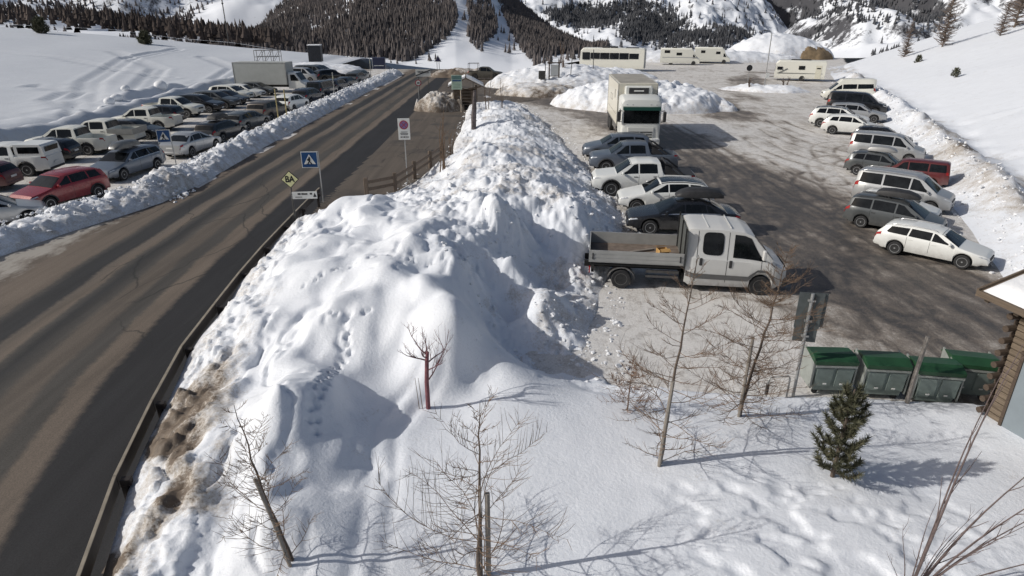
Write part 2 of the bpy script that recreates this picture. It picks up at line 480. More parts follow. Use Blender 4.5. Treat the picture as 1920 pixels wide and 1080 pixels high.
# soft double track along the garden and a line of animal prints over the hump
tr = [(-2.2, 6.3), (-2.25, 8.0), (-2.4, 9.6), (-2.6, 11.0), (-2.3, 12.0), (-1.8, 12.8)]
d = seg_dist(BX, BY, tr)
bz = bz - 0.045 * np.exp(-((d - 0.24) / 0.13) ** 2) * (0.4 + fbm(BX * 2, BY * 1.2, 2, 88))
def prints(pts, step, rad, dep):
    global bz
    P = np.array(pts, float)
    seg = np.hypot(*np.diff(P, axis=0).T); cum = np.concatenate([[0], np.cumsum(seg)])
    rnd = random.Random(4)
    k = 0
    s = 0.0
    while s < cum[-1]:
        x = np.interp(s, cum, P[:, 0]); y = np.interp(s, cum, P[:, 1])
        ox = (0.05 if k % 2 else -0.05) + rnd.uniform(-.03, .03)
        r2 = ((BX - x - ox) ** 2 + ((BY - y) * 0.8) ** 2) / (rad * rnd.uniform(.8, 1.2)) ** 2
        bz = bz - dep * np.exp(-r2 * r2)
        s += step * rnd.uniform(.75, 1.25); k += 1
prints([(-3.9, 13.8), (-3.85, 13.2), (-4.0, 12.6), (-3.95, 12.0), (-3.85, 11.4), (-3.9, 10.8), (-3.8, 10.2)], 0.12, 0.055, 0.10)
prints([(-5.6, 16.2), (-5.0, 16.7), (-4.3, 17.0), (-3.4, 17.0), (-2.4, 16.8), (-1.2, 17.2)], 0.26, 0.05, 0.09)
prints([(-4.6, 14.2), (-4.0, 14.1), (-3.4, 14.3)], 0.2, 0.06, 0.09)
# settle to the ground at the edges
soft = sstep(-0.25, 0.35, edge) * (BY > 29.5) + sstep(-0.22, -0.02, edge) * (BY <= 29.5)
bz = bz * soft - 0.16 * (1 - soft)
under = edge < -0.45
mask = ~(under[:-1, :-1] & under[1:, 1:] & under[:-1, 1:] & under[1:, :-1])
near_rail = sstep(1.7, 0.2, BX - bank_l(BY)) * sstep(31, 26, BY)
dirt = 0.95 * sstep(2.6, 0.6, BX - bank_l(BY)) * sstep(20.0, 10.0, BY) * sstep(0.36, 0.60, fbm(BX * 0.9, BY * 0.55, 3, 77))
dirt = np.maximum(dirt, 0.30 * near_rail)
dirt = np.maximum(dirt, 0.30 * sstep(1.5, 0.0, edge) * rough)
dirt = np.maximum(dirt, 0.33 * sstep(40, 60, BY) * sstep(2.0, 0.2, edge))
dirt = np.maximum(dirt, rough * (0.08 + 0.26 * sstep(.48, .66, fbm(BX * 0.6, BY * 0.45, 4, 161))))
dirt = dirt * (1 - garden * 0.9)
bank = grid_mesh('snow_bank', BX, BY, bz, M_SNOW, mask, {'dirt': dirt})
def bank_z(x, y):
    i = int(np.clip(np.searchsorted(ys, y), 1, len(ys) - 1)); fx = (x - XS[0]) / (XS[1] - XS[0])
    j = int(np.clip(fx, 0, len(XS) - 2)); t = min(max(fx - j, 0), 1); s = (y - ys[i - 1]) / (ys[i] - ys[i - 1])
    a = bz[i - 1, j] * (1 - t) + bz[i - 1, j + 1] * t; b = bz[i, j] * (1 - t) + bz[i, j + 1] * t
    return float(a * (1 - s) + b * s)

# loose clods of ploughed snow
ICO = None
def ico():
    global ICO
    if ICO is None:
        p = (1 + 5 ** .5) / 2
        v = np.array([(-1, p, 0), (1, p, 0), (-1, -p, 0), (1, -p, 0), (0, -1, p), (0, 1, p), (0, -1, -p), (0, 1, -p), (p, 0, -1), (p, 0, 1), (-p, 0, -1), (-p, 0, 1)], float)
        v /= np.linalg.norm(v[0])
        f = np.array([(0, 11, 5), (0, 5, 1), (0, 1, 7), (0, 7, 10), (0, 10, 11), (1, 5, 9), (5, 11, 4), (11, 10, 2), (10, 7, 6), (7, 1, 8), (3, 9, 4), (3, 4, 2), (3, 2, 6), (3, 6, 8), (3, 8, 9), (4, 9, 5), (2, 4, 11), (6, 2, 10), (8, 6, 7), (9, 8, 1)])
        ICO = (v, f)
    return ICO
def clods(name, pts, sizes, mat, label, seed=1, flat=0.75):
    v, f = ico()
    rng = np.random.default_rng(seed)
    n = len(pts)
    V = v[None] * (1 + rng.uniform(-0.45, 0.35, (n, 12, 1)))
    V = V + rng.uniform(-0.18, 0.18, (n, 12, 3))
    a = rng.uniform(0, 6.28, n)
    ca, sa = np.cos(a)[:, None], np.sin(a)[:, None]
    V = np.stack([V[..., 0] * ca - V[..., 1] * sa, V[..., 0] * sa + V[..., 1] * ca, V[..., 2] * flat], -1)
    V = V * np.asarray(sizes)[:, None, None] * rng.uniform(0.7, 1.3, (n, 1, 3)) + np.asarray(pts)[:, None, :]
    T = (f[None] + (np.arange(n) * 12)[:, None, None]).reshape(-1, 3)
    o = tri_mesh(name, V.reshape(-1, 3), T, mat, smooth=False)
    o['kind'] = 'stuff'; tag(o, label, 'snow')
    return o
M_CLOD = snow_material('clod_snow', grime=False, fine=9, bstr=0.5, base=(0.78, 0.79, 0.81))
rng = np.random.default_rng(7)
cp, cs = [], []
tries = 0
while len(cp) < 2600 and tries < 60000:
    tries += 1
    y = rng.uniform(13.2, 70) if rng.random() < 0.6 else rng.uniform(13.2, 34)
    x = rng.uniform(bank_l(y) - 0.3, bank_r(y) + 1.0)
    i = min(int(np.searchsorted(ys, y)), len(ys) - 1); j = int(np.clip((x - XS[0]) / (XS[1] - XS[0]), 0, 519))
    e = edge[i, j]
    p = rough[i, j] * (0.25 + 1.1 * (0 < e < 1.6) + 1.6 * (-0.9 < e <= 0.1))
    p *= 0.25 + 1.6 * float(fbm(np.array(x * 0.5), np.array(y * 0.5), 2, 91) > 0.52)
    if rng.random() > p: continue
    s = 0.018 + 0.06 * rng.random() ** 3.5
    if rng.random() < 0.03: s *= 2.0
    s *= 1 + 0.006 * y
    cp.append((x, y, max(bz[i, j], 0.0) + s * 0.05)); cs.append(s)
clods('snow_clods', cp, cs, M_CLOD, 'loose white clods strewn over the ploughed snow bank')

# ------------------------------------------------------------------ road
def road_material():
    m, N, L, b = newmat('road_asphalt')
    nt = m.node_tree
    ac = attr(nt, 'across')           # metres left of the guard rail
    n_long = noise_node(nt, 1.0, 5, 0.6, scl=(2.2, 0.12, 1))
    wob = math_node(nt, 'MULTIPLY_ADD', math_node(nt, 'SUBTRACT', noise_node(nt, 0.25, 3), 0.5), 0.5, ac)
    wob = math_node(nt, 'MULTIPLY_ADD', math_node(nt, 'SUBTRACT', noise_node(nt, 5.0, 4), 0.5), 0.22, wob)
    x = math_node(nt, 'DIVIDE', wob, 12.0)
    dust = (0.142, 0.115, 0.092); dust2 = (0.108, 0.090, 0.074); grey = (0.066, 0.061, 0.055); dark = (0.032, 0.032, 0.033); new = (0.024, 0.024, 0.026)
    stops = [(0.0, new), (1.85, new), (2.05, dust), (2.55, dust), (2.7, grey), (3.2, grey), (3.4, dust2), (4.0, dust2), (4.2, grey), (4.75, dark), (5.05, grey), (5.2, dust), (5.65, (0.128, 0.108, 0.09)), (5.8, dark), (6.5, dark), (6.75, grey), (6.95, dust), (12.0, dust)]
    c = ramp(nt, x, [(p / 12.0, q) for p, q in stops])
    sp = noise_node(nt, 34.0, 5, 0.75)
    c = mixc(nt, 0.55, c, ramp(nt, sp, [(0.35, 0.25), (0.65, 0.78)]), 'OVERLAY')
    c = mixc(nt, 0.5, c, ramp(nt, n_long, [(0.3, 0.3), (0.7, 0.7)]), 'OVERLAY')
    pat = ramp(nt, noise_node(nt, 0.35, 6, 0.6), [(0.52, 0.0), (0.62, 1.0)])
    lay = attr(nt, 'layby')
    wetp = math_node(nt, 'MULTIPLY', pat, math_node(nt, 'MULTIPLY_ADD', lay, 0.5, 0.12))
    c = mixc(nt, wetp, c, (0.045, 0.043, 0.042))
    # salt and slush at the kerbside
    sl_ = attr(nt, 'slush')
    k = math_node(nt, 'MULTIPLY_ADD', math_node(nt, 'SUBTRACT', noise_node(nt, 2.2, 7, 0.65, scl=(1, 0.45, 1)), 0.5), 1.6, sl_)
    c = mixc(nt, ramp(nt, k, [(0.35, 0.0), (0.75, 1.0)]), c, (0.34, 0.315, 0.28))
    # sealed cracks
    tc = nt.nodes.new('ShaderNodeTexCoord')
    mp = nt.nodes.new('ShaderNodeMapping'); mp.inputs['Scale'].default_value = (0.42, 0.16, 1)
    L.new(tc.outputs['Object'], mp.inputs['Vector'])
    dn = nt.nodes.new('ShaderNodeTexNoise'); dn.inputs['Scale'].default_value = 1.7; dn.inputs['Detail'].default_value = 5
    L.new(mp.outputs['Vector'], dn.inputs['Vector'])
    ad = nt.nodes.new('ShaderNodeVectorMath'); ad.operation = 'MULTIPLY_ADD'
    L.new(dn.outputs['Color'], ad.inputs[0]); ad.inputs[1].default_value = (0.5, 0.5, 0); L.new(mp.outputs['Vector'], ad.inputs[2])
    vo = nt.nodes.new('ShaderNodeTexVoronoi'); vo.feature = 'DISTANCE_TO_EDGE'; vo.inputs['Scale'].default_value = 1.0
    L.new(ad.outputs[0], vo.inputs['Vector'])
    cr = ramp(nt, vo.outputs['Distance'], [(0.0, 1.0), (0.010, 0.0)])
    keep = ramp(nt, noise_node(nt, 0.12, 2), [(0.47, 0.0), (0.53, 1.0)])
    c = mixc(nt, math_node(nt, 'MULTIPLY', cr, math_node(nt, 'MULTIPLY', keep, 0.75)), c, (0.02, 0.02, 0.02))
    L.new(c, b.inputs['Base Color'])
    b.inputs['Roughness'].default_value = 0.8
    b.inputs['Specular IOR Level'].default_value = 0.3
    bump(nt, b, math_node(nt, 'ADD', sp, n_long), 0.25, 0.01)
    return m
M_ROAD = road_material()
ry = np.concatenate([np.arange(1.5, 32, 0.35), np.arange(32, 122, 0.5)])
rt = np.linspace(0, 1, 70)
XR_ = np.interp(ry, [1.5, 5, 28.7, 31, 33, 37, 43, 51, 58, 66, 72, 82, 95, 104, 112, 121], [-4.6, -5.6, -9.1, -8.3, -6.0, -5.0, -3.9, -4.0, -4.0, -4.2, 2.0, 9.0, 8.0, 3.0, -2.0, -6.0])
XL_ = np.interp(ry, [1.5, 8, 22, 27, 32, 45, 100, 108, 116, 121], [-21, -21, -20.2, -19.6, -17.6, -17.4, -17.4, -18, -20.5, -23])
RX = XL_[:, None] + (XR_ - XL_)[:, None] * rt[None]
RY = np.repeat(ry[:, None], len(rt), 1)
across = rail_x(np.minimum(RY, 31)) - RX
across = np.where(RY > 31, -9.45 - RX, across)
layby = sstep(-0.2, -1.0, across)
RZ = 0.008 + 0.012 * fbm(RX * 0.5, RY * 0.15, 2, 6) - 0.012 - 0.00022 * np.clip(RY - 85, 0, 99) ** 2
slush = 0.75 * sstep(-16.8, -18.6, RX) + 0.32 * sstep(1.0, 0.0, RX - XL_[:, None])
slush = np.maximum(slush, 0.30 * layby * sstep(1.2, 0.0, XR_[:, None] - RX))
slush = np.maximum(slush, 0.30 * sstep(66, 76, RY) * sstep(-9, -3, RX))
road = grid_mesh('road', RX, RY, RZ, M_ROAD, None, {'across': np.where(across < -0.1, 3.7 + 0 * across, across), 'layby': layby, 'slush': slush})

# ------------------------------------------------------------------ the car parks: trodden snow, ice and wet asphalt
def lot_material():
    m, N, L, b = newmat('icy_lot')
    nt = m.node_tree
    w = attr(nt, 'wet')
    n1 = noise_node(nt, 1.0, 7, 0.66, scl=(0.9, 0.22, 1), rotz=R(0))
    tc = nt.nodes.new('ShaderNodeTexCoord'); mp = nt.nodes.new('ShaderNodeMapping')
    L.new(tc.outputs['Object'], mp.inputs['Vector'])
    mp.inputs['Rotation'].default_value = (0, 0, R(14)); mp.inputs['Scale'].default_value = (1.15, 0.34, 1)
    n2n = nt.nodes.new('ShaderNodeTexNoise'); n2n.inputs['Scale'].default_value = 1.1; n2n.inputs['Detail'].default_value = 8; n2n.inputs['Roughness'].default_value = 0.68
    n2n.inputs['Distortion'].default_value = 0.7
    L.new(mp.outputs['Vector'], n2n.inputs['Vector'])
    n3 = noise_node(nt, 0.11, 4)
    n4 = noise_node(nt, 9.0, 5, 0.7)
    k = math_node(nt, 'ADD', math_node(nt, 'MULTIPLY', n2n.outputs['Fac'], 0.36), math_node(nt, 'MULTIPLY', noise_node(nt, 0.55, 8, 0.7), 0.31))
    k = math_node(nt, 'ADD', k, math_node(nt, 'MULTIPLY', n3, 0.25))
    k = math_node(nt, 'ADD', k, math_node(nt, 'MULTIPLY', n4, 0.14))
    k = math_node(nt, 'SUBTRACT', k, 0.53)
    k = math_node(nt, 'MULTIPLY_ADD', k, 3.6, w)
    c = ramp(nt, k, [(0.0, (0.66, 0.64, 0.615)), (0.26, (0.46, 0.43, 0.395)), (0.46, (0.255, 0.226, 0.198)), (0.68, (0.135, 0.117, 0.102)), (0.97, (0.068, 0.063, 0.060))])
    sp1 = ramp(nt, noise_node(nt, 2.6, 9, 0.75), [(0.50, 0.0), (0.66, 1.0)])
    c = mixc(nt, math_node(nt, 'MULTIPLY', sp1, 0.55), c, (0.20, 0.165, 0.135))
    sp2 = ramp(nt, noise_node(nt, 22.0, 5, 0.7), [(0.35, 0.30), (0.65, 0.68)])
    c = mixc(nt, 0.6, c, sp2, 'OVERLAY')
    L.new(c, b.inputs['Base Color'])
    L.new(ramp(nt, k, [(0.3, 0.7), (1.0, 0.5)]), b.inputs['Roughness'])
    b.inputs['Specular IOR Level'].default_value = 0.3
    bump(nt, b, math_node(nt, 'ADD', n2n.outputs['Fac'], math_node(nt, 'MULTIPLY', n4, 0.6)), 0.55, 0.06)
    return m
M_LOT = lot_material()
ly = np.concatenate([np.arange(11.5, 48, 0.15), np.arange(48, 151, 0.5)])
lx = np.concatenate([np.arange(-8, 30, 0.12), np.arange(30, 74, 0.45)])
LX, LY = np.meshgrid(lx, ly)
lane = seg_dist(LX, LY, [(-6, 79), (4, 73), (8, 64), (11.5, 50), (12.0, 40), (12.0, 30), (12.6, 22), (14, 15), (15, 10)])
wet = 0.04 + 0.56 * sstep(5.0, 1.2, lane)
wet = np.maximum(wet, 0.62 * sstep(6.5, 2.0, seg_dist(LX, LY, [(12, 38), (14, 27), (13, 18), (14.5, 12)])))
wet = np.maximum(wet, 0.55 * sstep(3.2, 0.8, seg_dist(LX, LY, [(-6, 79), (2, 73), (9, 70)])))
wet = np.maximum(wet, 0.55 * sstep(4, 1, seg_dist(LX, LY, [(20, 60), (26, 75), (33, 95), (40, 110)])) * sstep(0.45, 0.6, fbm(LX * .15, LY * .08, 2, 3)))
wet = wet - 0.14 * sstep(9.5, 6.5, LX) * sstep(20.5, 18.0, LY)
wet = wet - 0.12 * sstep(100, 140, LY)
wet = wet + 0.10 * (fbm(LX * 0.2, LY * 0.12, 3, 15) - 0.5)
tk = np.zeros_like(LX)
def bay(pts):
    global tk
    ctl = np.array(pts, float); u = np.linspace(0, 1, 12)[:, None]
    cur = (1 - u) ** 2 * ctl[0] + 2 * u * (1 - u) * ctl[1] + u ** 2 * ctl[2]
    d = seg_dist(LX, LY, [tuple(p) for p in cur])
    tk = np.maximum(tk, np.exp(-((d - 0.75) / 0.14) ** 2))
for yb in (20.5, 26.6, 29.9, 33.0, 38.2):
    bay([(5.5, yb), (11.0, yb - 0.3), (12.5, yb - 8)]); bay([(6.0, yb + .3), (11.5, yb + .4), (12.2, yb + 9)])
for xb, yb in ((16.0, 23.2), (16.4, 26.7), (18.8, 30.4), (21.2, 36.9), (23.9, 41.3), (26.2, 46.2)):
    bay([(xb, yb), (xb - 4.5, yb + 3), (xb - 6, yb - 6)]); bay([(xb - .4, yb), (xb - 4.0, yb + 4), (xb - 3, yb + 12)])
for dx in (-1.2, 0.3, 1.6, 2.7): bay([(14.0 + dx, 12), (12.0 + dx, 28), (11.4 + dx * .7, 58)])
wet = wet + 0.30 * tk * (0.35 + fbm(LX * 0.9, LY * 0.9, 3, 191))
LZ = -0.02 * tk + 0.035 * (fbm(LX * 0.8, LY * 0.35, 3, 12) - 0.5)
blm = (LX < -3.5) & (LY < 64)
mk = ~(blm[:-1, :-1] | blm[1:, 1:])
outside = (LX[:-1, :-1] > foot_x(LY[:-1, :-1]) + 4)
rxr = np.interp(LY, ry, XR_)
inroad = (LX < rxr - 0.6) & (LY > 64)
mk &= ~(inroad[:-1, :-1] & inroad[1:, 1:])
bare = LX < np.interp(LY, [100, 104, 112, 124, 150], [-9, 0, 9, 22, 26]) + 1.5 * (fbm(LX * .3, LY * .3, 2, 171) - .5)
mk &= ~(bare[:-1, :-1] & (LY[:-1, :-1] > 100))
grid_mesh('parking_lot', LX, LY, LZ - 0.0, M_LOT, mk & ~outside, {'wet': wet})
ly2 = np.arange(8, 118, 0.5); lx2 = np.linspace(-37, -16.8, 70)
AX, AY = np.meshgrid(lx2, ly2)
wet2 = 0.06 + 0.30 * sstep(2.2, 0.6, np.abs(AX + 25.2)) * (0.4 + fbm(AX * .3, AY * .1, 3, 4)) + 0.1 * sstep(90, 110, AY) - 0.03
AZ = 0.03 * (fbm(AX * .7, AY * .4, 3, 18) - .5)
left_ok = (AX < np.interp(AY, ry, XL_) + 0.6)
grid_mesh('car_park_ground', AX, AY, AZ, M_LOT, left_ok[:-1, :-1] | left_ok[1:, 1:], {'wet': wet2})

# ------------------------------------------------------------------ snow wall between the road and the left car park
WAL = np.array([(-21.4, 20.0), (-20.9, 23.0), (-20.2, 26.0), (-19.1, 29.0), (-18.5, 31.0), (-18.3, 35.0), (-18.6, 45), (-18.8, 60.0), (-18.8, 80.0), (-18.5, 98.0), (-18.6, 106.0)])
def wal_x(y): return np.interp(y, WAL[:, 1], WAL[:, 0])
wy_ = [18.5]
while wy_[-1] < 107: wy_.append(wy_[-1] + max(0.09, 0.0035 * wy_[-1]))
wy_ = np.array(wy_); wt = np.linspace(-1.5, 1.5, 44)
WX = wal_x(wy_)[:, None] + wt[None]; WY = np.repeat(wy_[:, None], len(wt), 1)
prof = np.clip(1 - np.abs(wt / 1.25) ** 2.0, 0, 1)[None] ** 0.8
hgt = 0.42 + 0.55 * (fbm(WY[:, :1] * 0.5, WY[:, :1] * 0.0, 3, 51)) - 0.12 * sstep(60, 90, WY[:, :1])
hgt = hgt + 0.35 * np.exp(-((WY[:, :1] - 33.0) / 1.6) ** 2)
WZ = prof * hgt + prof ** .5 * (0.62 * (fbm(WX * 1.3, WY * 1.1, 5, 53, 0.68) - 0.5) + 0.12 * (fbm(WX * 5, WY * 5, 3, 54) - .5)) - 0.12 * (1 - np.sign(prof))
v1, e1 = worley(WX * 2.2, WY * 2.0, 131)
WZ = WZ + prof ** .5 * 0.26 * (v1 - .45) * sstep(0, .22, e1)
WZ = WZ * (prof > 0) - 0.1 * (prof <= 0)
wd = 0.20 + 0.16 * sstep(-0.1, 1.2, wt)[None] + 0 * WY
wd = wd + 0.16 * np.exp(-((WY - 33.0) / 2.0) ** 2)
grid_mesh('snow_wall', WX, WY, WZ, M_SNOW, None, {'dirt': wd})
cp, cs = [], []
for i in range(1700):
    y = 20 + 86 * rng.random() ** 1.25
    x = wal_x(y) + rng.normal(0.0, 0.45); q = abs(x - wal_x(y))
    s = (0.02 + 0.075 * rng.random() ** 3) * (1 + y * .005)
    cp.append((x, y, max(0.0, (1 - (q / 1.25) ** 2)) ** .8 * 0.9 - 0.02 + s * .2)); cs.append(s)
for i in range(260):
    y = rng.normal(33.0, 1.0); x = -18.2 + rng.normal(0.35, 0.5)
    s = 0.05 + 0.12 * rng.random() ** 2
    cp.append((x, y, max(0.05, 1.0 - abs(x + 18.3) * .8) * rng.random())); cs.append(s)
clods('wall_clods', cp, cs, M_CLOD, 'white broken clods along the snow wall by the road', 3)

# ------------------------------------------------------------------ left field and the ridge behind the parked cars
fy = np.concatenate([np.arange(10, 60, 0.7), np.arange(60, 190, 1.1), np.arange(190, 330, 6)]); fx_ = np.concatenate([np.arange(-240, -70, 2.5), np.arange(-70, -33.2, 0.35)])
FX, FY = np.meshgrid(fx_, fy)
rise = np.clip((-FX - 37.5) / 74.0, 0, 3.2)
rise = 6.6 * (rise ** 1.1) / (1 + 0.16 * rise)
FZ = rise * sstep(15, 70, FY) * 1.0 + 0.4 * sstep(-37, -40, FX)
FZ = FZ * (1 - 0.0) + 0.35 * (fbm(FX * .05, FY * .05, 4, 63) - .5) * sstep(-37, -45, FX) * 2
e_x = -35.2 - 0.7 * (fbm(FY * .25, FY * 0, 2, 64) - .5) * 2
rg = np.exp(-((FX - e_x) / 1.25) ** 2)
rh = 1.25 + 0.9 * (fbm(FY * 0.16, FY * 0 + 3, 3, 65) - 0.4)
FZ = FZ + rg * rh * sstep(108, 100, FY) + rg * 0.7 * (fbm(FX * .8, FY * .7, 5, 66, .66) - .5) * sstep(108, 100, FY)
chunk = np.exp(-((FX + 40) / 2.2) ** 2) * np.exp(-((FY - 72) / 16) ** 2)
FZ = FZ + chunk * 1.6 * np.clip(billow(FX * .42, FY * .35, 2, 68) - 0.30, 0, 1)
for pts in ([(-44, 45), (-58, 62), (-80, 78), (-110, 90)], [(-38, 58), (-50, 80), (-62, 110), (-66, 135)], [(-60, 40), (-90, 75), (-140, 90)], [(-42, 75), (-52, 100), (-70, 120)], [(-41, 62), (-45, 66), (-47, 72), (-52, 74)], [(-52, 50), (-55, 54), (-54, 60)], [(-40, 48), (-47, 56), (-60, 58), (-75, 66)], [(-70, 50), (-64, 62), (-70, 74), (-88, 84)], [(-46, 90), (-70, 104), (-100, 108)], [(-40, 92), (-44, 108), (-56, 124)]):
    dd = seg_dist(FX, FY, pts)
    FZ = FZ - 0.26 * np.exp(-((dd - 0.75) / 0.45) ** 2) + 0.12 * np.exp(-((dd - 1.5) / 0.4) ** 2)
FZ = FZ * sstep(-33.3, -34.2, FX) - 0.15 * sstep(-34.0, -33.3, FX)
FZ = FZ - 0.02 * np.clip(FY - 150, 0, 999) ** 1.5
fd = 0.06 + 0.10 * rg
grid_mesh('snow_field', FX, FY, FZ, M_FIELD_SHADE, None, {'dirt': fd})
def field_z(x, y):
    i = int(np.argmin(abs(fy - y))); j = int(np.argmin(abs(fx_ - x)))
    return float(FZ[i, j])
rngb = np.random.default_rng(17)
M_BOULD = M_CLOD
for k, (x, y, s) in enumerate([(-40.2, 77.0, .95), (-40.0, 67.5, .7), (-39.2, 64.8, .6), (-40.6, 70.5, .6), (-38.3, 62.0, .5), (-36.6, 80.0, .8), (-38.6, 84.0, .7)]):
    v, f = ico()
    V = v * (1 + rngb.uniform(-.25, .25, (12, 1))) * np.array([1.0, 1.2, 0.8]) * s
    b_ = MB(); b_.add(V.tolist(), f.tolist())
    o = b_.build('snow_block', M_BOULD, smooth=True, angle=50, loc=(x, y, field_z(x, y) + s * .35))
    md = o.modifiers.new('s', 'SUBSURF'); md.levels = 2; md.render_levels = 2
    tag(o, ['big broken snow block with a hollow, highest on the left ridge', 'snow block with dark hollow, second below the highest on the ridge', 'snow block nearest the pale pickup on the left ridge', 'low snow block leaning under the highest one on the ridge', 'small snow block at the near end of the ridge blocks', 'snow block on the ridge just left of the grey box body', 'snow block on the ridge behind the grey box body'][k], 'snow block', 'snow blocks on the left ridge')

# ------------------------------------------------------------------ right hillside
hy = np.concatenate([np.arange(2, 60, 0.55), np.arange(60, 150, 1.0), np.arange(150, 215, 5)])
ht = np.concatenate([np.arange(-1.6, 9, 0.3), np.arange(9, 60, 1.3), np.arange(60, 230, 6)])
HX = foot_x(hy)[:, None] + ht[None]; HY = np.repeat(hy[:, None], len(ht), 1); HT = np.repeat(ht[None], len(hy), 0)
up = np.clip(HT - 2.6, 0, None)
HZ = 0.31 * up - 0.0004 * up ** 2 * (up < 150) - 9 * (up >= 150)
HZ = np.where(up < 150, 0.31 * up - 0.0004 * up ** 2, 0.31 * up - 9)
pile = np.exp(-((HT - 1.7) / 1.35) ** 2)
pw = (0.75 + 0.8 * fbm(HY * .22, HY * 0, 3, 71)) * sstep(112, 95, HY)
HZ = HZ * 1.0 + pile * pw + (0.9 * (fbm(HX * .7, HY * .6, 5, 73, .68) - .5) + .15 * (fbm(HX * 3, HY * 3, 3, 74) - .5)) * np.exp(-((HT - 2.2) / 2.0) ** 2) * sstep(-.4, .6, HT)
HZ = HZ + 0.5 * (fbm(HX * .06, HY * .06, 4, 75) - .5) * sstep(4, 14, HT)
HZ = HZ - 0.022 * np.clip(HY - 122 - 0.15 * HT, 0, 999) ** 1.45
for (a, b_) in (((30, 40), (60, 30)), ((36, 52), (80, 40)), ((34, 48), (70, 62)), ((45, 80), (90, 60)), ((40, 62), (95, 85)), ((50, 95), (100, 80)), ((28, 33), (50, 22))):
    mid = ((a[0] + b_[0]) / 2 + 2, (a[1] + b_[1]) / 2 + 3)
    dd = seg_dist(HX, HY, [a, mid, b_])
    HZ = HZ + 0.12 * np.exp(-(dd / .45) ** 2) - 0.09 * np.exp(-((dd - 0.9) / .5) ** 2)
HZ = HZ * sstep(-1.2, 0.2, HT) - 0.12 * sstep(-0.3, -1.2, HT)
v1, e1 = worley(HX * 1.5, HY * 1.4, 141)
HZ = HZ + 0.34 * (v1 - .42) * sstep(0, .22, e1) * np.exp(-((HT - 1.8) / 1.6) ** 2) * sstep(0.2, 1.0, HT)
hd = 0.06 + 0.32 * np.exp(-((HT - 2.4) / 1.6) ** 2) * sstep(0.40, 0.68, fbm(HX * .35, HY * .3, 3, 79)) * 1.5 + 0.12 * np.exp(-((HT - .5) / 1.2) ** 2)
hd = hd + 0.30 * np.exp(-((HX - 25.5) ** 2 + (HY - 33.5) ** 2) / 6.0) + 0.3 * np.exp(-((HX - 27.4) ** 2 + (HY - 40) ** 2) / 5.0)
grid_mesh('snow_hillside', HX, HY, HZ, M_FIELD, None, {'dirt': hd})
def hill_z(x, y):
    i = int(np.argmin(abs(hy - y))); j = int(np.argmin(abs(ht - (x - foot_x(y)))))
    return float(HZ[i, j])
cp, cs = [], []
for i in range(1500):
    y = 18 + 75 * rng.random() ** 1.3
    t = rng.normal(0.9, 0.9)
    s = (0.02 + 0.08 * rng.random() ** 3) * (1 + y * .005)
    x = foot_x(y) + t
    cp.append((x, y, max(0, hill_z(x, y)) + s * .2)); cs.append(s)
clods('hillside_clods', cp, cs, M_CLOD, 'white clods along the snow edge behind the right parked cars', 5)

# ------------------------------------------------------------------ piles of cleared snow round the lot
def pile_mesh(name, cx, cy, ax, ay, h, seed, rot=0.0, roughness=0.5, dirt=0.15, res=70, flat=1.0):
    g = np.linspace(-1.25, 1.25, res)
    U, V = np.meshgrid(g, g)
    r = np.sqrt(U ** 2 + V ** 2) * (0.86 + 0.4 * (fbm(U * 1.3 + seed, V * 1.3, 3, seed) - .35))
    Z = h * np.clip(1 - r ** 2, -.2, 1) ** 1
    Z = np.where(Z > 0, h * (Z / h) ** (0.7 * flat), Z)
    X = U * ax; Y = V * ay
    Xr = cx + X * math.cos(rot) - Y * math.sin(rot); Yr = cy + X * math.sin(rot) + Y * math.cos(rot)
    e = np.clip(Z / h * 3, 0, 1)
    Z = Z + e * roughness * (1.5 * (fbm(Xr * .45, Yr * .45, 6, seed + 5, .66) - .5) + .25 * (fbm(Xr * 2.5, Yr * 2.5, 3, seed + 8) - .5))
    v1, e1 = worley(Xr * 1.2, Yr * 1.1, seed + 50)
    Z = Z + e * roughness * 0.75 * (v1 - .42) * sstep(0, .22, e1) * (0.35 + 0.65 * sstep(.42, .6, fbm(Xr * .4, Yr * .4, 3, seed + 60)))
    keep = Z > -0.12
    mk = keep[:-1, :-1] | keep[1:, 1:] | keep[1:, :-1] | keep[:-1, 1:]
    dm = dirt + 0.25 * (1 - np.clip(Z / h * 1.5, 0, 1)) + 0.25 * sstep(.45, .7, fbm(Xr * .3, Yr * .3, 3, seed + 3)) * (dirt > .2)
    o = grid_mesh(name, Xr, Yr, Z, M_SNOW, mk, {'dirt': dm}, kind=None)
    return o
def P_(label, *a, **k):
    return tag(pile_mesh('snow_pile', *a, **k), label, 'snow pile', 'piles of cleared snow')
P_('long ploughed snow pile behind the white lorry', 12.6, 67.5, 8.2, 4.6, 2.5, 11, R(-12), .7, .1, 130)
P_('tall snow heap between the road junction and the coach', 7.0, 88.5, 9.5, 6.5, 2.6, 12, R(-6), .55, .16, 110)
P_('dirty snow heap beside the brown pickup', 3.2, 78.8, 5.2, 2.8, 1.3, 13, R(-12), .45, .40, 70)
P_('low snow island under the lamp post in the lot', 30.8, 82.5, 4.6, 2.2, 0.7, 14, R(-20), .4, .1, 60)
P_('big snow mound at the far end of the lot', 57.5, 150.0, 11.0, 7.0, 5.0, 15, 0, .5, .08, 70)
P_('far snow ridge behind the motorhomes', 36.0, 139.0, 20.0, 5.0, 2.2, 16, R(-5), .6, .08, 90)
P_('dirty round snow lump by the bus shelter', -7.2, 65.2, 2.3, 1.8, 1.6, 17, 0, .75, .40, 80)
P_('dark scrubby snow heap behind the junction', -7.5, 103.5, 5.0, 2.2, 1.1, 18, 0, .5, .62, 60)
P_('snow spur in front of the coach', 12.5, 101.0, 9.0, 3.5, 1.5, 19, R(-8), .5, .1, 80)
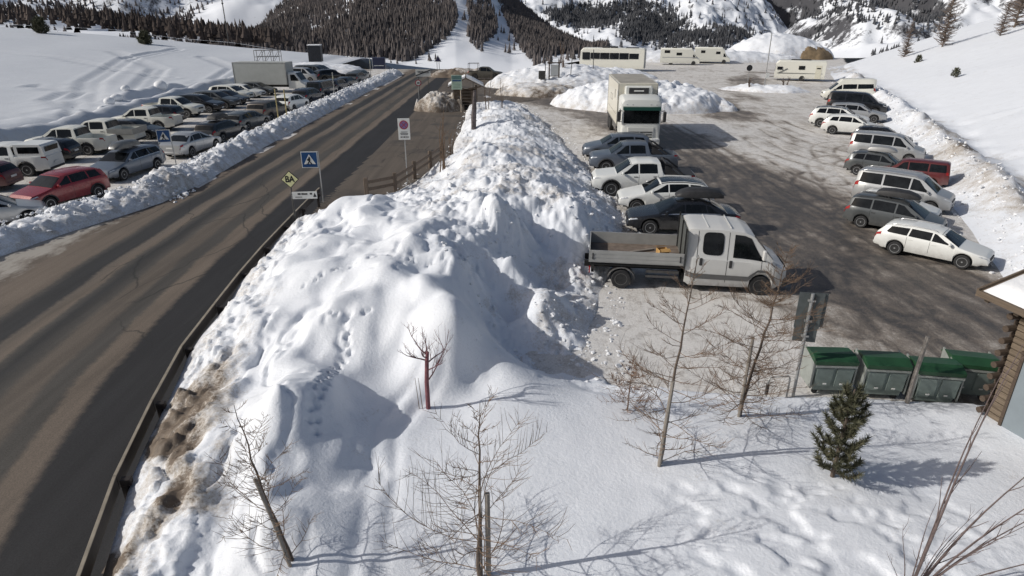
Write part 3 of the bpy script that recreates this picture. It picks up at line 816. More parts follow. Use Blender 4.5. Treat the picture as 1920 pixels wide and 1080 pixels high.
P_('snow ledge above the left cars by the dark cabin', -33.0, 112.0, 9.0, 6.0, 1.3, 20, 0, .4, .15, 60)
# brown earth showing on the far mound
M_EARTH = plain('bare_earth', (0.20, 0.145, 0.085), 0.9, var=0.4, scale=0.8, bumps=0.5)
o = pile_mesh('earth_mound', 63.0, 146.0, 5.2, 3.6, 2.7, 27, 0, .5, .9, 50)
o.data.materials.clear(); o.data.materials.append(M_EARTH)
tag(o, 'bare brown earth mound at the foot of the right hillside', 'earth mound')

# ------------------------------------------------------------------ base ground out to the horizon
by = np.concatenate([np.arange(-60, 220, 10), np.geomspace(225, 9000, 40)]); bx = np.concatenate([-np.geomspace(9000, 100, 30), np.arange(-90, 91, 10), np.geomspace(100, 9000, 30)])
GX, GY = np.meshgrid(bx, by)
GZ = -0.3 - 0.0011 * np.clip(GY - 108, 0, 170) ** 2 * 1.0
GZ = np.maximum(GZ, -20.0) - 0.3
GZ = np.minimum(GZ, -0.3 - 0.072 * np.clip(np.hypot(GX, GY) - 112, 0, 2600))
grid_mesh('ground', GX, GY, GZ, M_FIELD, None, {'dirt': 0 * GX + .05})

# ------------------------------------------------------------------ mountains
def mountain_material(name, rock=(0.085, 0.08, 0.08), snow=(0.80, 0.825, 0.87), rocky=0.5, scale=0.01):
    m, N, L, b = newmat(name)
    nt = m.node_tree
    g = nt.nodes.new('ShaderNodeNewGeometry')
    sp = nt.nodes.new('ShaderNodeSeparateXYZ'); L.new(g.outputs['Normal'], sp.inputs[0])
    n1 = noise_node(nt, scale, 9, 0.74)
    n2 = noise_node(nt, scale * 9, 9, 0.78, scl=(1, 1, 0.5))
    k = math_node(nt, 'ADD', math_node(nt, 'MULTIPLY', n1, 0.42), math_node(nt, 'MULTIPLY', n2, 0.58))
    k = math_node(nt, 'MULTIPLY_ADD', math_node(nt, 'SUBTRACT', 0.86, sp.outputs['Z']), 0.55, k)
    f = ramp(nt, k, [(0.60 - 0.2 * rocky, 0.0), (0.68 - 0.2 * rocky, 1.0)])
    L.new(mixc(nt, f, snow, rock), b.inputs['Base Color'])
    b.inputs['Roughness'].default_value = 0.8
    b.inputs['Specular IOR Level'].default_value = 0.1
    return m
def hill(name, cols, n_az, n_t, amp, seed, mat, power=1.0, ridges=1.0):
    """cols: (azimuth deg, base distance, base elevation deg, crest distance, crest elevation deg); ground between base and crest, then a back slope"""
    C = np.array(cols, float)
    az = np.linspace(C[0, 0], C[-1, 0], n_az)
    g = [np.interp(az, C[:, 0], C[:, i]) for i in range(5)]
    t = np.concatenate([np.linspace(0, 1, n_t), np.linspace(1.04, 1.6, 8)])
    A, T = np.meshgrid(az, t)
    r = g[1][None] + (g[3] - g[1])[None] * T
    zb = CAM_H + g[1] * np.tan(np.radians(g[2])); zc = CAM_H + g[3] * np.tan(np.radians(g[4]))
    Tc = np.clip(T, 0, 1)
    Z = zb[None] + (zc - zb)[None] * (Tc ** power)
    Z = Z - (T > 1) * (T - 1) * (np.abs(zc - zb)[None] + 60) * 1.4
    X = r * np.sin(np.radians(A)); Y = r * np.cos(np.radians(A))
    s = 3.5 / (C[:, 3].mean() - C[:, 1].mean())
    rl = 1 - billow(X * s + seed, Y * s * .7, 6, seed, 0.55)
    Z = Z + amp * (rl - 0.6) * sstep(0, 0.25, T) * ridges + amp * .35 * (fbm(X * s * 3, Y * s * 3, 4, seed + 3) - .5) * sstep(0, .1, T)
    o = grid_mesh(name, X, Y, Z, mat)
    return (A, T, X, Y, Z)
def conifers(name, P, Hh, mat, label, seed=1, sides=5, slim=0.2, bare=False):
    """many small two-tier trees in one mesh, far away"""
    rng = np.random.default_rng(seed)
    n = len(P)
    ang = np.linspace(0, 2 * np.pi, sides, endpoint=False)
    tiers = ((0.05, 0.66, 1.0), (0.42, 1.0, 0.62))
    vs = []; ts = []
    o = 0
    for z0, z1, w in tiers:
        ring = np.stack([np.cos(ang) * w, np.sin(ang) * w, np.full(sides, z0)], -1)
        vs.append(np.concatenate([ring, [[0, 0, z1]]])); ts += [(o + k, o + (k + 1) % sides, o + sides) for k in range(sides)]
        o += sides + 1
    V = np.concatenate(vs); T = np.array(ts)
    H_ = np.asarray(Hh)
    W = H_ * slim * rng.uniform(.75, 1.35, n)
    rot = rng.uniform(0, 6.28, n)
    ca, sa = np.cos(rot)[:, None], np.sin(rot)[:, None]
    jit = 1 + rng.uniform(-.3, .3, (n, len(V)))
    vx = V[None, :, 0] * W[:, None] * jit; vy = V[None, :, 1] * W[:, None] * jit
    co = np.stack([vx * ca - vy * sa, vx * sa + vy * ca, V[None, :, 2] * H_[:, None]], -1) + np.asarray(P)[:, None, :]
    TT = (T[None] + (np.arange(n) * len(V))[:, None, None]).reshape(-1, 3)
    ob = tri_mesh(name, co.reshape(-1, 3), TT, mat)
    ob['kind'] = 'stuff'; tag(ob, label, 'forest')
    return ob
def tree_mat(name, a, b_):
    m, N, L, b = newmat(name)
    nt = m.node_tree
    L.new(ramp(nt, noise_node(nt, 0.06, 5), [(0.3, a), (0.7, b_)]), b.inputs['Base Color'])
    b.inputs['Roughness'].default_value = 0.9; b.inputs['Specular IOR Level'].default_value = 0.1
    return m
M_FOR = tree_mat('conifer_forest', (0.080, 0.075, 0.078), (0.150, 0.130, 0.122))  # bare-wood grey, lightened so the colour carries a slight haze
M_FOR2 = tree_mat('dark_forest', (0.062, 0.066, 0.076), (0.105, 0.106, 0.112))  # lightened and blued, distance haze painted into the tree colour
M_LARCH = tree_mat('bare_larch_wood', (0.045, 0.038, 0.036), (0.095, 0.075, 0.066))
M_M1 = mountain_material('hill_snow', rocky=0.02, scale=0.02)
M_M2 = mountain_material('alp_snow', rocky=0.22, scale=0.006, rock=(.075, .075, .082))
M_M3 = mountain_material('alp_rock', rocky=0.34, scale=0.006, rock=(.075, .075, .082))

def scatter(hd, n, dens, seed, hmin, hmax):
    A, T, X, Y, Z = hd
    rg_ = np.random.default_rng(seed)
    nr, nc = X.shape
    i = rg_.uniform(0, nr - 9.01, n); j = rg_.uniform(0, nc - 1.01, n)
    i0 = i.astype(int); j0 = j.astype(int); a = i - i0; b = j - j0
    def bi(F_): return F_[i0, j0] * (1 - a) * (1 - b) + F_[i0 + 1, j0] * a * (1 - b) + F_[i0, j0 + 1] * (1 - a) * b + F_[i0 + 1, j0 + 1] * a * b
    x, y, z, az, t = bi(X), bi(Y), bi(Z), bi(A), bi(T)
    el = np.degrees(np.arctan2(z - CAM_H, np.hypot(x, y)))
    k = rg_.random(n) < dens(az, t, el, x, y)
    return np.stack([x, y, z], -1)[k], rg_.uniform(hmin, hmax, int(k.sum()))
# wooded hill with the ski runs
H1 = hill('ski_hill', [(-24, 420, -2.6, 900, -2.4), (-20.4, 420, -2.6, 1000, -1.2), (-18.2, 400, -2.9, 1050, .5), (-15.6, 400, -3.0, 1150, 2.6), (-13, 380, -3.2, 1200, 4.2), (-8.8, 360, -3.8, 1250, 6.0), (-4.7, 330, -4.3, 1250, 5.2), (-2.6, 330, -4.3, 1250, 3.6), (0, 330, -4.4, 1200, 1.1), (3.1, 340, -3.9, 1000, -1.0), (6.1, 360, -3.4, 800, -2.75), (8, 380, -3.3, 700, -3.2)], 240, 110, 26, 5, M_M1, 1.15)
def d1(az, t, el, x, y):
    lane1 = np.interp(el, [-4.2, -3.5, -1.6, -0.4, 1.2, 5], [-5.5, -5.2, -4.5, -3.9, -4.3, -5.2]); w1 = np.interp(el, [-4.2, -3.2, -2.4, -1.6, -.4, 1.2, 5], [4.2, 2.8, 1.7, .75, .45, .5, .5])
    lane2 = np.interp(el, [-4.2, -3.3, -1.2, .4, 1.2, 5], [-1.5, -1.2, -0.6, -1.2, -1.5, -2.4]); w2 = np.interp(el, [-4.2, -3.3, -2.2, -1.2, .4, 1.2, 5], [3.6, 2.6, 1.4, .5, .3, .3, .3])
    k = np.ones_like(az)
    k = k * np.where(np.abs(az - lane1) < w1, 0.01, 1) * np.where(np.abs(az - lane2) < w2, 0.01, 1)
    k = k * np.where(el < np.interp(az, [-24, -17, -10.6, -8, 0, 2, 4, 6], [-2.3, -2.75, -3.3, -3.7, -3.9, -3.2, -3.0, -2.9]) , 0.06, 1)
    gaps = sstep(.30, .5, fbm(x * .02, y * .008, 4, 8))
    k = k * np.where(az < -1, .12 + .62 * gaps, .8)
    return k
p, h = scatter(H1, 64000, d1, 3, 2.2, 7.8)
conifers('forest', p, h, M_FOR, 'bare grey forest covering the hill above the ski runs', 4, slim=0.19)
# second shoulder, dark and shaded, running down to the right
# snowy valley side with woods behind
H2 = hill('valley_side', [(-2, 1500, -3.2, 2600, 3.5), (3, 1400, -3.2, 2600, 4.5), (8, 1300, -3.4, 2600, 5.0), (12, 1300, -3.3, 2700, 5.0), (16, 1300, -3.2, 2700, 4.2), (19, 1400, -3.1, 2600, 1.5), (22, 1500, -3.1, 2200, -1.8), (25, 1500, -3.2, 2000, -2.9)], 200, 110, 130, 15, M_M2, 1.1)
def d2(az, t, el, x, y):
    def blob(a, e, ra, re): return np.exp(-(((az - a) / ra) ** 2 + ((el - e) / re) ** 2) ** 2)
    line = np.interp(az, [3, 6, 9, 12, 15, 18], [1.5, .2, -.4, -1.2, -2.2, -2.6])
    k = np.maximum.reduce([blob(6.0, -.1, 2.6, .85), blob(11.5, -1.0, 2.4, 1.0), blob(14.5, -2.0, 2.6, .75), blob(7.6, -2.4, .5, .35), blob(9.5, .4, 3, .6) * .6, blob(16.8, -1.6, 2.2, .7) * .4])
    return np.clip(k * (0.5 + 0.8 * sstep(.35, .5, fbm(x * .006, y * .004, 4, 23))), 0, 1) + 0.01
p, h = scatter(H2, 80000, d2, 5, 8, 15)
conifers('valley_forest', p, h, M_FOR2, 'dark conifer woods on the snowy valley side beyond the coach', 6, slim=0.2)
# rocky massif on the right
H3 = hill('rocky_massif', [(12, 2600, -2.8, 5200, 9), (17, 2200, -2.8, 5200, 10), (20, 2000, -2.9, 4800, 8.5), (23, 1700, -3.0, 4600, 9.5), (27, 1500, -2.9, 4200, 10), (32, 1400, -2.5, 4200, 9.5), (38, 1400, -2.4, 4200, 9), (46, 1500, -2.4, 4200, 8)], 240, 150, 560, 25, M_M3, 1.2)
def d3(az, t, el, x, y):
    k = sstep(.44, .56, fbm(x * .004 + el * .2, y * .0016, 5, 33)) * sstep(2.6, -0.2, el)
    return np.clip(k * .9 * sstep(20.5, 22.5, az), 0, 1)
p, h = scatter(H3, 60000, d3, 7, 8, 17)
conifers('rock_forest', p, h, M_FOR2, 'dark woods and scrub streaking the rocky massif on the right', 8, slim=0.22)
# far alp on the left
H4 = hill('left_alp', [(-50, 900, -1.0, 2800, 9), (-40, 900, -1.0, 2800, 9), (-32, 850, -1.6, 2800, 8.5), (-24, 850, -2.2, 2900, 8), (-17, 900, -2.5, 3000, 7.5), (-12, 1200, -2.5, 3000, 7)], 220, 120, 220, 35, M_M2, 1.2)
def d4(az, t, el, x, y):
    k = sstep(.50, .62, fbm(x * .006, y * .005, 5, 43)) * sstep(2.4, -1.2, el)
    return np.clip(k * .8, 0, 1)
p, h = scatter(H4, 36000, d4, 9, 5, 10)
conifers('alp_forest', p, h, M_FOR, 'patchy scrub and trees on the far left alp', 10, slim=0.24)
# belt of bare larches along the crest of the field
lp, lh = [], []
for i in range(1700):
    az = rng.uniform(-41, -17.5)
    y = rng.uniform(225, 330)
    dens = np.interp(az, [-41, -34, -31, -25, -22, -19, -14], [.25, .35, 1, 1, .8, .4, .2])
    if rng.random() > dens: continue
    top = np.interp(az, [-41, -36, -30, -26, -22, -18, -14], [.4, .55, .25, -.35, -.7, -1.1, -1.9]) + rng.normal(0, .2)
    x = y * math.tan(R(az)); d_ = math.hypot(x, y)
    zt = CAM_H + d_ * math.tan(R(top)); hh = rng.uniform(2.5, 5.0)
    lp.append((x, y, zt - hh)); lh.append(hh)
conifers('larch_belt', lp, lh, M_LARCH, 'belt of bare brown larches behind the left snow field', 12, slim=0.26)
# slope under the belt
ab = np.linspace(-50, -16, 60); yb = np.linspace(188, 345, 14)
AB, YB = np.meshgrid(ab, yb)
topb = np.interp(AB, [-46, -36, -30, -26, -22, -18, -14, -12], [.2, .45, .15, -.45, -.8, -1.5, -3.4, -4])
XB = YB * np.tan(np.radians(AB)); DB = np.hypot(XB, YB)
ZB = CAM_H + DB * np.tan(np.radians(topb)) - 4.2 - 0.02 * (YB - 200)
grid_mesh('wood_floor', XB, YB, ZB, M_FIELD, None, {'dirt': 0 * XB + .1})

# ------------------------------------------------------------------ vehicles
M_GLASS = glass_mat()
M_TYRE = plain('tyre_rubber', (0.025, 0.025, 0.026), 0.85, var=0.35, scale=9)
M_ALLOY = plain('alloy_rim', (0.42, 0.43, 0.44), 0.4, 0.6, var=0.2)
M_STEEL = plain('steel_rim', (0.16, 0.155, 0.15), 0.6, 0.4, var=0.3)
M_DARK = plain('dark_rim', (0.035, 0.035, 0.037), 0.5, 0.2, var=0.2)
M_PLAST = plain('black_plastic', (0.028, 0.028, 0.030), 0.6, var=0.3)
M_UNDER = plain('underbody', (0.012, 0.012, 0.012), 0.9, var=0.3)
M_LAMP = plain('lamp_glass', (0.55, 0.57, 0.60), 0.12, 0.2, var=0.35, scale=14)
M_RED = plain('tail_lamp', (0.30, 0.012, 0.012), 0.2, var=0.3, scale=12)
M_PLATE = plain('number_plate', (0.72, 0.72, 0.70), 0.5, var=0.08)
M_CHROME = plain('bright_trim', (0.55, 0.56, 0.57), 0.25, 0.8, var=0.1)
M_WHITE = paint('white', (0.74, 0.75, 0.73))
M_OFFW = paint('cream_white', (0.72, 0.715, 0.645))
M_SILVER = paint('silver', (0.42, 0.43, 0.44), 0.5, 0.34)
M_GREY = paint('grey', (0.075, 0.083, 0.088), 0.3, 0.32, .3)
M_BLUEG = paint('blue_grey', (0.135, 0.16, 0.20), 0.4, 0.32, .35)
M_BLACK = paint('black', (0.009, 0.010, 0.013), 0.0, 0.2, 0.14)
M_NAVY = paint('dark_blue', (0.014, 0.018, 0.030), 0.0, 0.25, 0.2)
M_REDP = paint('red', (0.22, 0.010, 0.016), 0.1, 0.25, 0.35)
M_MAROON = paint('maroon', (0.105, 0.012, 0.013), 0.1, 0.35, 0.4)
M_BROWN = paint('brown', (0.085, 0.070, 0.055), 0.3, 0.35)
M_OLIVE = paint('khaki', (0.075, 0.066, 0.05), 0.1, 0.5)

# each kind: length, width, height, wheel radius, wheel x (front, rear), top outline, belt line, cowl/header/rear glass stations, side windows, bed
def kinds():
    K = {}
    K['hatch'] = dict(L=4.25, W=1.78, H=1.47, r=.31, wf=1.32, wr=-1.28, top=[(2.125, .50), (2.09, .66), (1.98, .74), (1.0, .97), (.30, 1.40), (-.1, 1.455), (-.7, 1.47), (-1.45, 1.40), (-1.72, 1.30), (-2.02, .98), (-2.10, .80), (-2.125, .55)],
        belt=[(2.1, .66), (1.0, .93), (-1.6, 1.02), (-2.1, .86)], ws=(.98, .26), rw=(-1.66, -1.99), win=[(.80, .06, -.02, .0), (-.08, -.06, -.96, -.88), (-1.04, -.97, -1.62, -1.42)])
    K['suv'] = dict(L=4.5, W=1.86, H=1.66, r=.35, wf=1.36, wr=-1.33, top=[(2.25, .55), (2.21, .78), (2.08, .90), (1.1, 1.10), (.40, 1.56), (0, 1.63), (-.8, 1.66), (-1.6, 1.60), (-1.9, 1.50), (-2.15, 1.12), (-2.23, .85), (-2.25, .6)],
        belt=[(2.2, .78), (1.1, 1.05), (-1.8, 1.14), (-2.2, 1.0)], ws=(1.08, .36), rw=(-1.86, -2.13), win=[(.88, .16, .02, .04), (-.03, -.02, -1.0, -.92), (-1.07, -1.0, -1.75, -1.55)], clad=True)
    K['estate'] = dict(L=4.75, W=1.82, H=1.48, r=.325, wf=1.42, wr=-1.36, top=[(2.375, .50), (2.33, .66), (2.2, .75), (1.15, .96), (.42, 1.39), (0, 1.46), (-.8, 1.48), (-1.75, 1.42), (-2.0, 1.34), (-2.28, 1.0), (-2.35, .80), (-2.375, .55)],
        belt=[(2.3, .66), (1.15, .92), (-1.9, 1.01), (-2.33, .88)], ws=(1.13, .38), rw=(-1.96, -2.25), win=[(.92, .18, .05, .08), (0, .01, -.92, -.86), (-.99, -.93, -1.92, -1.70)])
    K['sedan'] = dict(L=4.75, W=1.82, H=1.45, r=.325, wf=1.42, wr=-1.36, top=[(2.375, .50), (2.33, .66), (2.2, .75), (1.1, .95), (.36, 1.37), (-.1, 1.44), (-.7, 1.44), (-1.15, 1.33), (-1.75, 1.03), (-2.1, 1.0), (-2.33, .90), (-2.375, .55)],
        belt=[(2.3, .66), (1.1, .91), (-1.75, .98), (-2.33, .86)], ws=(1.08, .33), rw=(-1.12, -1.70), win=[(.88, .14, .02, .04), (-.03, -.02, -.90, -.82), (-.96, -.88, -1.42, -1.02)], chrome=True)
    K['mpv'] = dict(L=4.75, W=1.88, H=1.72, r=.33, wf=1.45, wr=-1.40, top=[(2.375, .55), (2.32, .74), (2.2, .84), (1.5, 1.02), (.62, 1.58), (.2, 1.68), (-.8, 1.72), (-1.9, 1.66), (-2.12, 1.55), (-2.29, 1.12), (-2.35, .85), (-2.375, .6)],
        belt=[(2.3, .74), (1.5, .98), (-2.0, 1.08), (-2.33, .95)], ws=(1.46, .60), rw=(-2.10, -2.28), win=[(1.2, .44, .12, .15), (.05, .06, -1.02, -1.0), (-1.10, -1.08, -2.08, -1.95)])
    K['van'] = dict(L=5.0, W=1.95, H=1.96, r=.34, wf=1.58, wr=-1.42, top=[(2.5, .60), (2.46, .86), (2.36, .98), (1.75, 1.16), (.95, 1.80), (.55, 1.92), (-.8, 1.96), (-2.2, 1.93), (-2.36, 1.84), (-2.46, 1.2), (-2.48, .9), (-2.5, .6)],
        belt=[(2.4, .86), (1.75, 1.10), (-2.2, 1.18), (-2.46, 1.1)], ws=(1.72, .93), rw=(-2.37, -2.45), win=[(1.42, .78, .42, .45), (.34, .36, -.95, -.95), (-1.05, -1.05, -2.22, -2.12)])
    K['minibus'] = dict(L=5.6, W=2.0, H=2.5, r=.35, wf=1.85, wr=-1.6, top=[(2.8, .62), (2.76, .9), (2.66, 1.02), (2.1, 1.2), (1.25, 2.0), (.9, 2.4), (0, 2.48), (-2.5, 2.5), (-2.7, 2.44), (-2.77, 1.3), (-2.79, .9), (-2.8, .6)],
        belt=[(2.7, .9), (2.1, 1.15), (-2.5, 1.35), (-2.77, 1.2)], ws=(2.07, 1.3), rw=(-2.71, -2.76), win=[(1.8, 1.3, .85, .9), (.75, .78, -.7, -.7), (-.8, -.8, -2.5, -2.42)], topk=0.55)
    K['pickup'] = dict(L=5.3, W=1.88, H=1.80, r=.385, wf=1.68, wr=-1.45, top=[(2.65, .62), (2.61, .92), (2.46, 1.05), (1.45, 1.17), (.72, 1.70), (.4, 1.78), (-.4, 1.80), (-.78, 1.74), (-.93, 1.24), (-.95, 1.18), (-2.55, 1.16), (-2.62, 1.12), (-2.65, .75)],
        belt=[(2.6, .92), (1.45, 1.12), (-.9, 1.17), (-2.6, 1.13)], ws=(1.42, .70), rw=(-.80, -.925), win=[(1.22, .56, .33, .36), (.26, .28, -.66, -.60)], bed=(-1.0, -2.57), clad=True)
    K['tourer'] = dict(K['estate'], chrome=True)
    return K
KINDS = kinds()

def half_ring(k, x, P):
    """half cross-section of the body at station x, from sill to roof centre"""
    L, W = k['L'], k['W']
    zt = float(np.interp(-x, [-p[0] for p in k['top']], [p[1] for p in k['top']]))
    zb = float(np.interp(-x, [-p[0] for p in k['belt']], [p[1] for p in k['belt']]))
    u = abs(x) / (L / 2)
    w = W / 2 * (1 - 0.20 * max(0, (u - 0.62) / 0.38) ** 2.6)
    zs = 0.26 + (0.07 if abs(x) > L / 2 - .35 else 0) + k.get('lift', 0)
    if k.get('clad'): zs += 0.06
    zl = zs
    for xw in (k['wf'], k['wr']):
        ra = k['r'] + 0.065
        if abs(x - xw) < ra: zl = max(zl, k['r'] + math.sqrt(ra * ra - (x - xw) ** 2) - 0.0)
    bed = k.get('bed')
    Hc = max(p[1] for p in k['top'])
    zt2 = max(zt, zl + .05)
    zb = min(zb, zt2 - 0.035)
    c = min(1, max(0, (zt - zb - 0.05) / (Hc - 1.02 if Hc > 1.2 else .4)))
    zl2 = min(zl, zb - 0.08)
    zm = zl2 + (zb - zl2) * .5
    y5 = w * (0.93 - (0.93 - k.get('roofw', .74)) * c)
    if bed and bed[1] < x < bed[0]:
        zf = 0.74
        return [(w * .93, zl2), (w * .985, zl2 + (zb - zl2) * .18), (w * 1.0, zm), (w * .99, zb - .05), (w * .975, zb), (w * .90, zb), (w * .885, zf), (0, zf)]
    return [(w * .93, zl2), (w * .985, zl2 + (zb - zl2) * .18), (w * 1.0, zm), (w * .985, zb - .05), (w * .955, zb), (y5, zt2 - .045 * (0.5 + c)), (y5 * .86, zt2 - .012), (0, zt2)]
def stations(k):
    L = k['L']
    xs = set(np.round(np.linspace(-L / 2, L / 2, 40), 3))
    for p in k['top']: xs.add(round(p[0], 3))
    for xw in (k['wf'], k['wr']):
        ra = k['r'] + .065
        for a in np.linspace(0, math.pi, 13): xs.add(round(xw + ra * math.cos(a), 3))
        xs.add(round(xw + ra * 1.001 + .002, 3)); xs.add(round(xw - ra * 1.001 - .002, 3))
    if k.get('bed'):
        b0, b1 = k['bed']
        for q in (b0 + .004, b0 - .004, b1 + .004, b1 - .004): xs.add(round(q, 3))
    xs = sorted(x for x in xs if -L / 2 <= x <= L / 2)
    out = [xs[0]]
    for x in xs[1:]:
        if x - out[-1] > .0035: out.append(x)
    return out
def surf(k, x, q, side):
    """point on the body skin; q in ring units, side +1 left / -1 right, and outward offset"""
    r = half_ring(k, x, None)
    i = min(int(q), 6); t = q - i
    y = r[i][0] * (1 - t) + r[i + 1][0] * t; z = r[i][1] * (1 - t) + r[i + 1][1] * t
    return Vector((x, y * side, z))
def patch(mb, k, xa, xb, q0, q1, side, off=.006, nx=6, nq=3, xa1=None, xb1=None):
    """a pane lying on the skin between stations xa..xb (at q0) and xa1..xb1 (at q1)"""
    if xa1 is None: xa1, xb1 = xa, xb
    G = []
    for j in range(nq + 1):
        t = j / nq; q = q0 + (q1 - q0) * t
        row = []
        for i in range(nx + 1):
            s = i / nx
            x = (xa + (xb - xa) * s) * (1 - t) + (xa1 + (xb1 - xa1) * s) * t
            p = surf(k, x, q, side)
            e = .01
            du = surf(k, x + e, q, side) - surf(k, x - e, q, side)
            dv = surf(k, x, min(q + .05, 6.99), side) - surf(k, x, q - .05, side)
            n = du.cross(dv)
            if n.length > 1e-9: n.normalize()
            if n.y * side < 0 and abs(n.y) > .3 or (abs(n.y) <= .3 and n.z < 0): n = -n
            row.append(p + n * off)
        G.append(row)
    vs = [p for r_ in G for p in r_]
    w = nx + 1
    fs = [(j * w + i, j * w + i + 1, (j + 1) * w + i + 1, (j + 1) * w + i) for j in range(nq) for i in range(nx)]
    mb.add(vs, fs)
BODY_CACHE = {}
def cached(key, fn):
    if key not in BODY_CACHE: BODY_CACHE[key] = fn()
    return BODY_CACHE[key]
def use(name, me_key, fn, mat, parent, loc=None, rz=0, scale=None, smooth=True, angle=40):
    """object from cached mesh data with the material on the object"""
    me = BODY_CACHE.get(me_key)
    if me is None:
        mb = fn()
        me = bpy.data.meshes.new(name)
        me.from_pydata(mb.v, [], mb.f)
        me.materials.append(None)
        if smooth:
            me.polygons.foreach_set('use_smooth', [True] * len(me.polygons)); me.set_sharp_from_angle(angle=R(angle))
        me.update()
        BODY_CACHE[me_key] = me
    o = bpy.data.objects.new(name, me)
    COL.objects.link(o)
    o.material_slots[0].link = 'OBJECT'; o.material_slots[0].material = mat
    o.parent = parent
    if loc: o.location = loc
    if rz: o.rotation_euler = (0, 0, rz)
    if scale: o.scale = scale
    return o
def mk_body(k):
    mb = MB()
    xs = stations(k)
    rings = []
    for x in xs:
        h = half_ring(k, x, None)
        rings.append([(x, -y, z) for y, z in h[:-1]] + [(x, 0, h[-1][1])] + [(x, y, z) for y, z in reversed(h[:-1])])
    n = len(rings[0])
    vs = [p for r_ in rings for p in r_]
    fs = []
    for i in range(len(rings) - 1):
        for j in range(n - 1):
            fs.append((i * n + j, (i + 1) * n + j, (i + 1) * n + j + 1, i * n + j + 1))
    fs.append(tuple(range(n))); o = (len(rings) - 1) * n
    fs.append(tuple(range(o + n - 1, o - 1, -1)))
    mb.add(vs, [f[::-1] for f in fs])
    return mb
def mk_tyre(r, w):
    return MB().lathe([(r * .62, -w / 2 + .01), (r * .90, -w / 2), (r * .985, -w * .38), (r, -w * .2), (r, w * .2), (r * .985, w * .38), (r * .90, w / 2), (r * .62, w / 2 - .01)], 22)
def mk_rim(r, w, spokes=5):
    mb = MB()
    mb.lathe([(r * .66, w * .30), (r * .66, w * .47), (r * .60, w * .47), (r * .585, w * .25)], 22)
    mb.lathe([(r * .14, w * .2), (r * .14, w * .44), (r * .10, w * .46)], 10)
    for i in range(spokes):
        a = 2 * math.pi * i / spokes + .3
        m = Matrix.Rotation(-a, 3, 'Y')
        q = [(r * .10, -r * .075), (r * .62, -r * .12), (r * .62, r * .12), (r * .10, r * .075)]
        vs = [m @ Vector((x, y_, z)) for y_ in (w * .30, w * .44) for x, z in q]
        mb.add(vs, [(0, 1, 2, 3), (7, 6, 5, 4), (0, 4, 5, 1), (1, 5, 6, 2), (2, 6, 7, 3), (3, 7, 4, 0)])
    return mb
def mk_steelrim(r, w):
    mb = MB()
    mb.lathe([(r * .66, w * .25), (r * .66, w * .45), (r * .58, w * .46), (r * .5, w * .30), (r * .3, w * .32), (r * .26, w * .42), (r * .12, w * .42)], 20)
    return mb
def wheels(root, xs, ytrack, r, w, rim='alloy', dual=()):
    for x in xs:
        for s in (1, -1):
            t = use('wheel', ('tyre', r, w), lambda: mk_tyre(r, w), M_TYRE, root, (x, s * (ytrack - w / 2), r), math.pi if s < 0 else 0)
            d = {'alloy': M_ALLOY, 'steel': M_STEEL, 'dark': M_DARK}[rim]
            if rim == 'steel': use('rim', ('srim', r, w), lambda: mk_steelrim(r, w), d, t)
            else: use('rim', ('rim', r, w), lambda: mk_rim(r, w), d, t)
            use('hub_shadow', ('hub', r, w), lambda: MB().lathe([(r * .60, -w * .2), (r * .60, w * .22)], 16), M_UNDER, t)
def roof_box(root, k, x0=.55, ln=1.9, mat=None, y=0.0):
    H = k['H']
    def mk():
        mb = MB()
        prof = [(-.5, .30, .04), (-.48, .36, .17), (-.40, .40, .30), (-.1, .41, .36), (.2, .40, .34), (.38, .34, .24), (.48, .26, .12), (.5, .2, .03)]
        vs = []; n = 10
        for t, w_, h_ in prof:
            for q in ((-1, 0), (-1.02, .35), (-.92, .8), (-.6, 1), (0, 1.03), (.6, 1), (.92, .8), (1.02, .35), (1, 0), (0, -.04)):
                vs.append((t * ln, q[0] * w_, q[1] * h_))
        fs = [(i * n + j, i * n + (j + 1) % n, (i + 1) * n + (j + 1) % n, (i + 1) * n + j) for i in range(len(prof) - 1) for j in range(n)]
        fs += [tuple(range(n)), tuple(range((len(prof) - 1) * n + n - 1, (len(prof) - 1) * n - 1, -1))]
        mb.add(vs, [f[::-1] for f in fs])
        return mb
    use('roof_box', ('rbox', ln), mk, mat or M_PLAST, root, (x0 - ln * .5, y, H + .085))
    for dx in (-.35, .35):
        MB().box((x0 - ln * .5 + dx, 0, H + .06), (.05, k['W'] * .66, .03)).build('rack_bar', M_PLAST, root)
